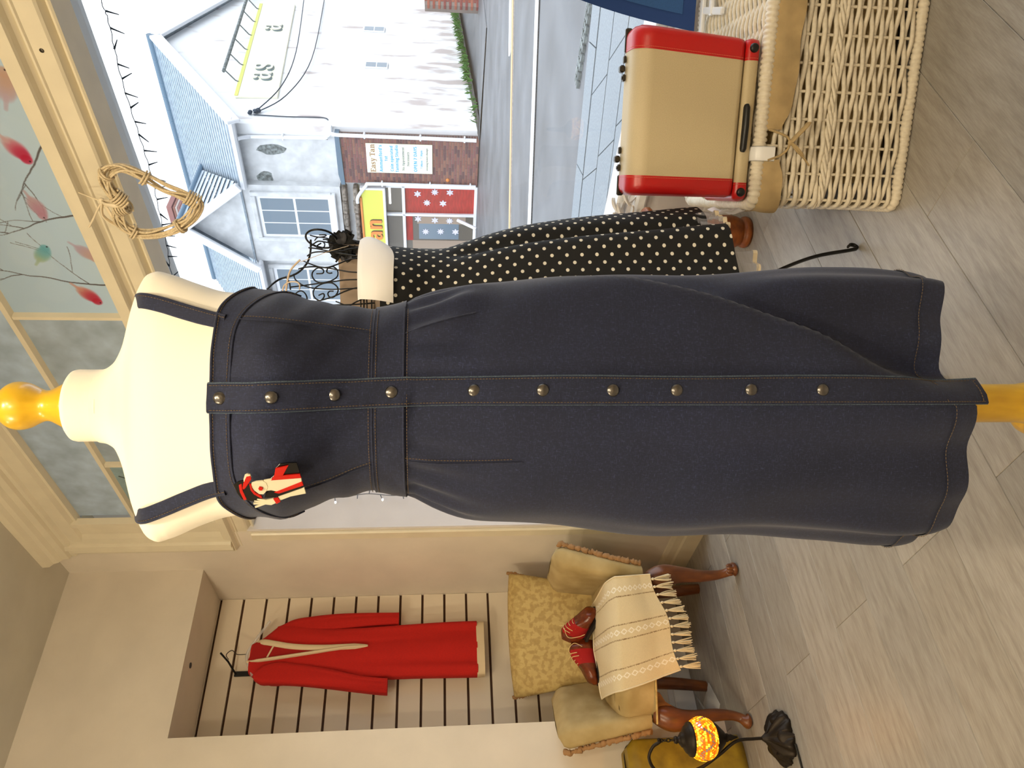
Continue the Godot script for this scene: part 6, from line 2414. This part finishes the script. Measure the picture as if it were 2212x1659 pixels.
func corner_building():
	var t = thing("street_building", "white rendered corner shop with slate roofs, brick pier and yellow tanning signs", "building", hp(6.95, 0, 20.66), -YAW - deg_to_rad(45.97))
	var b: MB
	# side wall with its gable (x = 0, running to -z); weather stains painted where the photograph has them
	var r := RandomNumberGenerator.new()
	r.seed = 3
	var fn := FastNoiseLite.new()
	fn.seed = 8
	fn.frequency = 0.02
	fn.fractal_octaves = 5
	var dirt := func(x, y):
		var n: float = fn.get_noise_2d(x * 3.2, y * 0.8)
		var n2: float = fn.get_noise_2d(x * 5.0 + 300, y * 1.4)
		var h: float = (256 - y) / 256.0 * 9.8
		var where: float = clampf(1.0 - absf(h - 1.0) / 2.4, 0, 1)
		var a: float = clampf((n * 1.3 + n2 * 0.9 + where * 0.62 - 0.52) * 1.8, 0, 1) * 0.5
		return Color(0.97, 0.975, 0.98).lerp(Color(0.58, 0.48, 0.45), a)
	var wall_m := StandardMaterial3D.new()
	wall_m.albedo_texture = image_tex(384, 256, dirt)
	wall_m.uv1_scale = Vector3(1.0 / 14.0, -1.0 / 9.8, 1)
	wall_m.roughness = 0.9
	b = MB.new()
	b.extrude(pv([0, 0, 14, 0, 14, 6.1, 4.84, 9.70, 0, 6.72]), 0.3, Transform3D(Basis(Vector3(0, 0, -1), Vector3.UP, Vector3.RIGHT), Vector3(-0.3, 0, 0)))
	part("side_wall", b, wall_m, t)
	b = MB.new()
	b.span(Vector3(-9, 0, -9), Vector3(-0.3, 6.7, 0.0))
	b.extrude(pv([-4.32, 3.9, -1.70, 3.9, -1.70, 6.72, -2.99, 8.42, -4.32, 6.66]), 0.25, Transform3D.IDENTITY)
	part("front_wall", b, M.render_grey, t)
	# roofs laid in courses
	var nrm := Vector3(0, 5.14, 3.18).normalized()
	for k in 26:
		b = MB.new()
		var v0 := k / 26.0
		var p0 := Vector3(0, 6.62, 0.30).lerp(Vector3(0, 9.80, -4.84), v0)
		var p1 := Vector3(0, 6.62, 0.30).lerp(Vector3(0, 9.80, -4.84), (k + 1.25) / 26.0)
		b.face([p0 + Vector3(-9, 0, 0) + nrm * 0.05, p0 + Vector3(0.22, 0, 0) + nrm * 0.05, p1 + Vector3(0.22, 0, 0) + nrm * 0.012, p1 + Vector3(-9, 0, 0) + nrm * 0.012])
		b.face([p0 + Vector3(-9, 0, 0), p0 + Vector3(0.22, 0, 0), p0 + Vector3(0.22, 0, 0) + nrm * 0.05, p0 + Vector3(-9, 0, 0) + nrm * 0.05])
		part("slate_course", b, M.slate, t)
	b = MB.new()
	b.face([Vector3(0.25, 9.80, -4.84), Vector3(0.25, 5.9, -14.2), Vector3(-9, 5.9, -14.2), Vector3(-9, 9.8, -4.84)])
	part("rear_roof", b, M.slate, t)
	b = MB.new()
	b.tube([Vector3(0.28, 9.84, -4.84), Vector3(-9, 9.84, -4.84)], 0.13, 8)
	part("ridge_tiles", b, M.ridge, t)
	for q in [[Vector3(0.24, 6.42, 0.42), Vector3(0.24, 9.70, -4.84)], [Vector3(0.24, 9.70, -4.84), Vector3(0.24, 5.95, -14.0)]]:
		b = MB.new()
		var d: Vector3 = (q[1] - q[0])
		var z := d.normalized()
		var x := Vector3.RIGHT
		b.box((q[0] + q[1]) * 0.5, Vector3(0.10, 0.36, d.length()), 0.02, Basis(x, z.cross(x), z))
		part("bargeboard", b, M.upvc, t)
	b = MB.new()
	b.span(Vector3(-1.8, 6.44, 0.20), Vector3(0.3, 6.60, 0.42), 0.05)
	b.span(Vector3(-9.0, 6.44, 0.20), Vector3(-4.3, 6.60, 0.42), 0.05)
	part("gutter", b, M.upvc, t)
	# cross gable over the first floor windows
	for s in [1.0, -1.0]:
		var foot := Vector3(-1.58, 6.72, 0.55) if s > 0 else Vector3(-4.44, 6.62, 0.55)
		var apex := Vector3(-2.99, 8.55, 0.55)
		for k in 9:
			b = MB.new()
			var a0 := foot.lerp(apex, k / 9.0)
			var a1 := foot.lerp(apex, (k + 1.2) / 9.0 if k < 8 else 1.0)
			var zz0 := -(a0.y - 6.75) / 0.618 + 0.30
			var zz1 := -(a1.y - 6.75) / 0.618 + 0.30
			var up := Vector3(s * 1.5, 1.41, 0).normalized()
			var pts := [a0 + up * 0.06, Vector3(a0.x, a0.y, zz0) + up * 0.06, Vector3(a1.x, a1.y, zz1) + up * 0.02, a1 + up * 0.02]
			if s < 0: pts.reverse()
			b.face(pts)
			part("slate_course", b, M.slate, t)
		b = MB.new()
		var d := apex - foot
		var z := d.normalized()
		b.box((foot + apex) * 0.5 + Vector3(0, -0.12, 0.02), Vector3(0.10, 0.26, d.length()), 0.02, Basis(Vector3(0, 0, -s), z.cross(Vector3(0, 0, -s)), z))
		part("bargeboard", b, M.upvc, t)
	b = MB.new()
	b.tube([Vector3(-2.99, 8.62, 0.6), Vector3(-2.99, 8.62, -3.2)], 0.09, 8)
	part("ridge_tiles", b, M.ridge, t)
	b = MB.new()
	var tones := [Color(0.42, 0.20, 0.16), Color(0.36, 0.17, 0.15), Color(0.55, 0.45, 0.40)]
	for k in 22:
		b.col = tones[k % 3]
		b.span(Vector3(-4.15, 7.6 + k * 0.075, -1.9), Vector3(-3.45, 7.6 + k * 0.075 + 0.068, -1.2), 0.01)
	b.col = tones[1]
	b.span(Vector3(-4.2, 9.25, -1.95), Vector3(-3.4, 9.4, -1.15))
	part("chimney", b, M.brick, t)
	# first floor windows
	for w in [[-3.42, -2.03, 4.16, 6.28, 0.25], [-6.10, -4.74, 4.14, 6.25, 0.0]]:
		b = MB.new()
		var x0: float = w[0]
		var x1: float = w[1]
		var z: float = w[4] + 0.012
		b.span(Vector3(x0, w[2], z - 0.03), Vector3(x1, w[3], z), 0.0)
		var win := part("window", b, M.upvc, t)
		for i in 3:
			for j in 2:
				b = MB.new()
				var px0 := lerpf(x0 + 0.07, x1 - 0.07, i / 3.0) + 0.018
				var px1 := lerpf(x0 + 0.07, x1 - 0.07, (i + 1) / 3.0) - 0.018
				var py0 := lerpf(w[2] + 0.08, w[3] - 0.07, j / 2.0) + 0.035
				var py1 := lerpf(w[2] + 0.08, w[3] - 0.07, (j + 1) / 2.0) - 0.035
				b.span(Vector3(px0, py0, z - 0.02), Vector3(px1, py1, z + 0.004))
				part("pane", b, M.out_glass, win)
		b = MB.new()
		b.span(Vector3(x0 - 0.12, w[2] - 0.12, z - 0.05), Vector3(x1 + 0.12, w[2], z + 0.12), 0.02)
		part("sill", b, M.upvc, win)
		for e in [[Vector3(x0 - 0.14, w[2], z - 0.05), Vector3(x0, w[3] + 0.14, z + 0.07)], [Vector3(x1, w[2], z - 0.05), Vector3(x1 + 0.14, w[3] + 0.14, z + 0.07)], [Vector3(x0, w[3], z - 0.05), Vector3(x1, w[3] + 0.14, z + 0.07)]]:
			b = MB.new()
			b.span(e[0], e[1], 0.02)
			part("surround", b, M.render_grey, win)
	# lost render
	for p in [[-0.73, 5.66, 0.16, 0.42], [-1.62, 5.98, 0.22, 0.24]]:
		b = MB.new()
		var pl := PackedVector2Array()
		for k in 14:
			var a := TAU * k / 14.0
			pl.append(Vector2(p[0] + cos(a) * p[2] * (0.8 + 0.3 * r.randf()), p[1] + sin(a) * p[3] * (0.8 + 0.25 * r.randf())))
		b.extrude(pl, 0.012, Transform3D(Basis.IDENTITY, Vector3(0, 0, 0.0)))
		part("bare_patch", b, M.patch_grey, t)
	# weathered ledges above the shopfront
	for y in [3.40, 3.72]:
		for k in 9:
			b = MB.new()
			b.span(Vector3(-1.72 - 0.42 * (k + 1) + 0.01, y + 0.02 * r.randf(), -0.05), Vector3(-1.72 - 0.42 * k, y + 0.13 + 0.03 * r.randf(), 0.30 + 0.05 * r.randf()), 0.03)
			part("ledge_stone", b, M.stone, t)
	# brick pier
	b = MB.new()
	var reds := [Color(0.235, 0.105, 0.09), Color(0.19, 0.085, 0.08), Color(0.27, 0.13, 0.105), Color(0.13, 0.07, 0.075), Color(0.22, 0.10, 0.10)]
	b.col = Color(0.25, 0.20, 0.19)
	b.span(Vector3(-1.58, 0.0, -0.02), Vector3(-0.14, 3.79, 0.195))
	for k in 50:
		for j in range(-1, 7):
			var x1 := -0.14 - j * 0.225 - (0.1125 if k % 2 else 0.0)
			var x0 := x1 - 0.215
			x1 = minf(x1, -0.14)
			x0 = maxf(x0, -1.58)
			if x1 - x0 < 0.03: continue
			b.col = reds[r.randi() % 5]
			b.span(Vector3(x0, k * 0.075 + 0.005, 0.05), Vector3(x1, k * 0.075 + 0.070, 0.20 + 0.006 * r.randf()), 0.004)
		b.col = reds[k % 5]
		b.span(Vector3(-1.585, k * 0.075 + 0.005, 0.0), Vector3(-1.40, k * 0.075 + 0.07, 0.197), 0.004)
	tag(part("brickwork", b, M.brick, t), "", "", "", "stuff")
	b = MB.new()
	b.extrude(pv([-1.62, 3.74, -0.08, 3.78, -0.08, 3.90, -1.3, 3.90, -1.62, 3.84]), 0.27, Transform3D(Basis.IDENTITY, Vector3(0, 0, -0.02)))
	part("pier_cap", b, M.ridge, t)
	# white pipes
	var pipe := func(pts: Array, rad: float, clips: Array):
		var bb := MB.new()
		bb.tube(spline(pts, 3), rad, 10)
		var pp := part("drainpipe", bb, M.upvc, t)
		for c in clips:
			bb = MB.new()
			bb.box(c, Vector3(0.17, 0.05, 0.10), 0.015)
			part("pipe_clip", bb, M.upvc, pp)
	pipe.call([Vector3(-0.30, 6.45, 0.30), Vector3(-0.30, 6.35, 0.22), Vector3(-0.34, 6.15, 0.07), Vector3(-0.34, 6.1, 0.07), Vector3(-0.31, 4.25, 0.07), Vector3(-0.31, 4.2, 0.07), Vector3(-0.17, 4.02, 0.1)], 0.05, [Vector3(-0.33, 5.3, 0.06)])
	pipe.call([Vector3(-0.10, 4.0, 0.12), Vector3(-0.10, 3.9, 0.26), Vector3(-0.115, 3.4, 0.26), Vector3(-0.13, 1.5, 0.26), Vector3(-0.15, 0.08, 0.26)], 0.05, [Vector3(-0.11, 3.1, 0.24), Vector3(-0.13, 1.6, 0.24), Vector3(-0.14, 0.4, 0.24)])
	pipe.call([Vector3(-2.15, 3.42, 0.34), Vector3(-1.95, 3.40, 0.34), Vector3(-1.62, 3.15, 0.28), Vector3(-1.555, 3.0, 0.28), Vector3(-1.56, 1.5, 0.28), Vector3(-1.57, 0.05, 0.28)], 0.05, [Vector3(-1.555, 2.7, 0.26), Vector3(-1.56, 1.35, 0.26), Vector3(-1.57, 0.2, 0.26)])
	b = MB.new()
	b.span(Vector3(-0.16, 3.95, 0.02), Vector3(0.06, 4.12, 0.22), 0.03)
	part("hopper", b, M.upvc, t)
	# tanning sign on the pier
	b = MB.new()
	b.span(Vector3(-1.225, 1.28, 0.205), Vector3(-0.34, 3.09, 0.235), 0.006)
	var sign_ := part("sign_board", b, M.sign_yellow, t, "cream sign board with brown and blue lettering")
	sign_.rotation.z = 0.0
	for ln in [["Easy Tan", 2.92, 0.19, M.txt_brown, "Droid Serif"], ["Ammanford's", 2.70, 0.125, M.txt_blue, "Droid Sans"], ["1st", 2.555, 0.115, M.txt_blue, "Droid Sans"], ["Coin operated", 2.40, 0.115, M.txt_blue, "Droid Sans"], ["Tanning Studio", 2.26, 0.115, M.txt_blue, "Droid Sans"], ["No Appointment", 2.085, 0.085, M.txt_grey, "Droid Serif"], ["Necessary", 1.95, 0.085, M.txt_grey, "Droid Serif"], ["OPEN 7 DAYS", 1.75, 0.125, M.txt_blue, "Droid Sans"], ["7.00am - 7.30pm", 1.58, 0.07, M.txt_blue, "Droid Serif"], ["evening hours change", 1.43, 0.062, M.txt_grey, "Droid Serif"]]:
		letters(ln[0], ln[2], ln[3], sign_, Transform3D(Basis.IDENTITY, Vector3(-0.782, ln[1], 0.236)), ln[4], 0.006)
	b = MB.new()
	b.lathe([[0.0, 0.03], [0.05, 0.03], [0.055, 0.0]], 14, Transform3D(Basis(Vector3.RIGHT, PI / 2), Vector3(-1.42, 0.85, 0.2)))
	part("alarm_disc", b, M.txt_orange, t)
	# fascia and shopfront
	b = MB.new()
	b.span(Vector3(-6.0, 2.68, 0.0), Vector3(-1.75, 3.32, 0.28), 0.02)
	var fas := part("fascia", b, M.fascia, t, "yellow fascia with orange lettering")
	b = MB.new()
	b.span(Vector3(-6.02, 2.63, 0.0), Vector3(-1.72, 2.70, 0.31), 0.01)
	b.span(Vector3(-1.75, 2.63, 0.0), Vector3(-1.69, 3.34, 0.31), 0.01)
	part("fascia_frame", b, M.upvc, t)
	b = MB.new()
	b.span(Vector3(-6.02, 3.30, 0.0), Vector3(-2.0, 3.36, 0.31), 0.01)
	part("fascia_strip", b, M.txt_orange, t)
	letters("Easy Tan", 0.62, M.txt_dark, fas, Transform3D(Basis.IDENTITY, Vector3(-3.985, 2.985, 0.286)), "Droid Sans", 0.02)
	letters("Easy Tan", 0.62, M.txt_orange, fas, Transform3D(Basis.IDENTITY, Vector3(-4.005, 2.99, 0.305)), "Droid Sans", 0.03)
	b = MB.new()
	b.span(Vector3(-6.0, 0.0, -0.3), Vector3(-1.66, 2.63, 0.05))
	part("shop_interior", b, M.out_glass_dark, t)
	b = MB.new()
	b.span(Vector3(-2.62, 0.05, 0.04), Vector3(-1.76, 2.08, 0.062))
	part("red_blind", b, M.red_blind, t)
	b = MB.new()
	b.span(Vector3(-3.6, 1.88, 0.04), Vector3(-2.70, 2.08, 0.06))
	part("red_blind", b, M.red_blind, t)
	for q in [[-3.0, -2.75, 0.3, 1.75, M.lining], [-3.55, -3.0, 0.5, 1.7, M.out_glass], [-3.9, -3.6, 0.0, 1.9, M.lining]]:
		b = MB.new()
		b.span(Vector3(q[0], q[2], 0.04), Vector3(q[1], q[3], 0.058))
		part("display_panel", b, q[4], t)
	for q in [[Vector3(-6.0, 2.08, 0.02), Vector3(-1.66, 2.17, 0.14)], [Vector3(-6.0, -0.02, 0.02), Vector3(-1.66, 0.07, 0.16)], [Vector3(-1.76, 0.0, 0.02), Vector3(-1.66, 2.63, 0.14)], [Vector3(-2.70, 0.0, 0.02), Vector3(-2.62, 2.63, 0.14)], [Vector3(-4.3, 0.0, 0.02), Vector3(-4.22, 2.63, 0.14)]]:
		b = MB.new()
		b.span(q[0], q[1], 0.012)
		part("shopfront_frame", b, M.upvc, t)
	b = MB.new()
	b.tube([Vector3(-1.80, 2.52, 0.06), Vector3(-2.32, 2.52, 0.06)], 0.035, 10)
	part("tube_lamp", b, M.led, t)
	b = MB.new()
	b.tube([Vector3(-2.72, 0.55, 0.25), Vector3(-2.78, 0.0, 0.6)], 0.05, 8)
	part("grey_arm", b, M.upvc, t)
	for q in [[-1.98, 1.72], [-1.91, 1.22], [-1.91, 0.78], [-2.27, 1.45], [-2.28, 0.98], [-2.83, 1.72], [-2.87, 1.22], [-2.88, 0.78], [-3.28, 1.50], [-3.27, 1.05], [-3.27, 0.6]]:
		b = MB.new()
		var pl := PackedVector2Array()
		var n := 6 + 2 * (r.randi() % 2)
		for k in n * 4:
			var a := TAU * k / (n * 4)
			pl.append(Vector2(q[0], q[1]) + Vector2(cos(a), sin(a)) * [0.115, 0.085, 0.055, 0.085][k % 4])
		b.extrude(pl, 0.004, Transform3D(Basis.IDENTITY, Vector3(0, 0, 0.066)))
		part("snowflake_sticker", b, M.flake, t)
	# long sign on the side wall: only some of its letters are left
	var sb := Basis(Vector3(0, 0, -1), Vector3.UP, Vector3.RIGHT) * Basis(Vector3(0, 0, 1), deg_to_rad(3.4))
	sb = Basis(Vector3.UP, PI / 2) * Basis(Vector3(0, 0, 1), deg_to_rad(3.4))
	b = MB.new()
	b.box(Vector3(3.4, 0, 0.03), Vector3(7.0, 1.16, 0.06), 0.015)
	var side := part("sign_board", b, M.sign_yellow, t, "long faded sign board on the side wall")
	side.transform = Transform3D(sb, Vector3(0.0, 6.19, -1.55))
	b = MB.new()
	b.box(Vector3(3.4, 0.55, 0.066), Vector3(6.9, 0.10, 0.012), 0.003)
	part("yellow_stripe", b, M.fascia, side)
	for q in [["a", 1.16], ["s", 1.78], ["a", 4.75]]:
		letters(q[0], 0.95, M.txt_grey, side, Transform3D(Basis.IDENTITY, Vector3(q[1], 0.0, 0.066)), "Droid Serif", 0.03)
		letters(q[0], 0.95, M.txt_pale, side, Transform3D(Basis.IDENTITY, Vector3(q[1] + 0.045, 0.03, 0.10)), "Droid Serif", 0.03)
	b = MB.new()
	b.tube([Vector3(0.42, 7.14, -2.2), Vector3(0.42, 7.56, -9.6)], 0.05, 8)
	part("trough_light", b, M.patch_grey, t)
	for k in 7:
		b = MB.new()
		var z := -2.3 - 1.1 * k
		var y := 7.14 - (z + 2.2) * 0.0568
		b.tube([Vector3(0.42, y, z), Vector3(0.1, y - 0.25, z - 0.03), Vector3(0.02, y - 0.42, z - 0.05)], 0.018, 6)
		part("light_bracket", b, M.patch_grey, t)
	for q in [[-6.67, 3.24], [-3.89, 3.01]]:
		b = MB.new()
		b.span(Vector3(0.0, q[1] - 0.36, q[0] - 0.19), Vector3(0.05, q[1] + 0.36, q[0] + 0.19), 0.015)
		var vent := part("vent", b, M.upvc, t)
		for k in 2:
			b = MB.new()
			b.span(Vector3(0.04, q[1] - 0.32 + 0.33 * k, q[0] - 0.15), Vector3(0.056, q[1] - 0.02 + 0.33 * k, q[0] + 0.15))
			part("louvre", b, M.out_glass, vent)
	for cb in [[Vector3(0.05, 6.10, -0.5), Vector3(0.3, 5.5, -1.6), Vector3(0.5, 5.3, -3.5), Vector3(0.3, 5.7, -8.6)], [Vector3(0.05, 6.08, -0.5), Vector3(0.15, 5.35, -1.4), Vector3(0.1, 4.95, -4.0), Vector3(0.05, 5.1, -9.0)], [Vector3(0.03, 6.1, -0.45), Vector3(0.03, 5.2, -0.40), Vector3(0.03, 4.3, -0.42), Vector3(0.03, 4.1, -0.3)]]:
		b = MB.new()
		b.tube(spline(cb, 6), 0.016, 5)
		part("cable", b, M.string_wire, t)
	b = MB.new()
	for k in 8: b.blob(Vector3(0.05 + 0.05 * r.randf(), 5.95 + 0.25 * r.randf(), -0.45 - 0.25 * r.randf()), Vector3(0.05, 0.06, 0.05), 8, 6)
	part("cable_bundle", b, M.string_wire, t)
	# bank of asphalt rising along the side wall, with weeds at its edge
	b = MB.new()
	b.face([Vector3(-0.05, 0.02, 0.5), Vector3(3.2, 0.0, 1.2), Vector3(3.6, 0.02, -14.5), Vector3(-0.05, 0.92, -14.5)])
	b.face([Vector3(3.2, 0.0, 1.2), Vector3(3.2, -0.1, 1.2), Vector3(3.6, -0.1, -14.5), Vector3(3.6, 0.02, -14.5)])
	part("asphalt_bank", b, M.asphalt_far, t)
	b = MB.new()
	b.face([Vector3(-0.02, 0.03, 0.3), Vector3(0.5, 0.03, 0.3), Vector3(0.7, 0.84, -14.4), Vector3(-0.02, 0.96, -14.4)])
	part("soil_strip", b, M.soil, t)
	b = MB.new()
	for k in 900:
		var z := -0.1 - pow(r.randf(), 0.8) * 11.0
		if fn.get_noise_2d(z * 60.0, 10.0) < -0.12: continue
		var p := Vector3(0.15 + 0.45 * r.randf(), 0.02 - z * 0.060, z)
		var d := Vector3(r.randf_range(-0.8, 0.8), 1.0, r.randf_range(-0.8, 0.8)).normalized()
		var s := d.cross(Vector3(r.randf() - 0.5, 0.2, r.randf() - 0.5)).normalized() * (0.02 + 0.02 * r.randf())
		var ln := 0.12 + 0.22 * r.randf()
		b.face([p - s * 0.4, p + s * 0.4, p + d * ln * 0.6 + s, p + d * ln])
	tag(part("weeds", b, M.weed, t), "", "", "", "stuff")
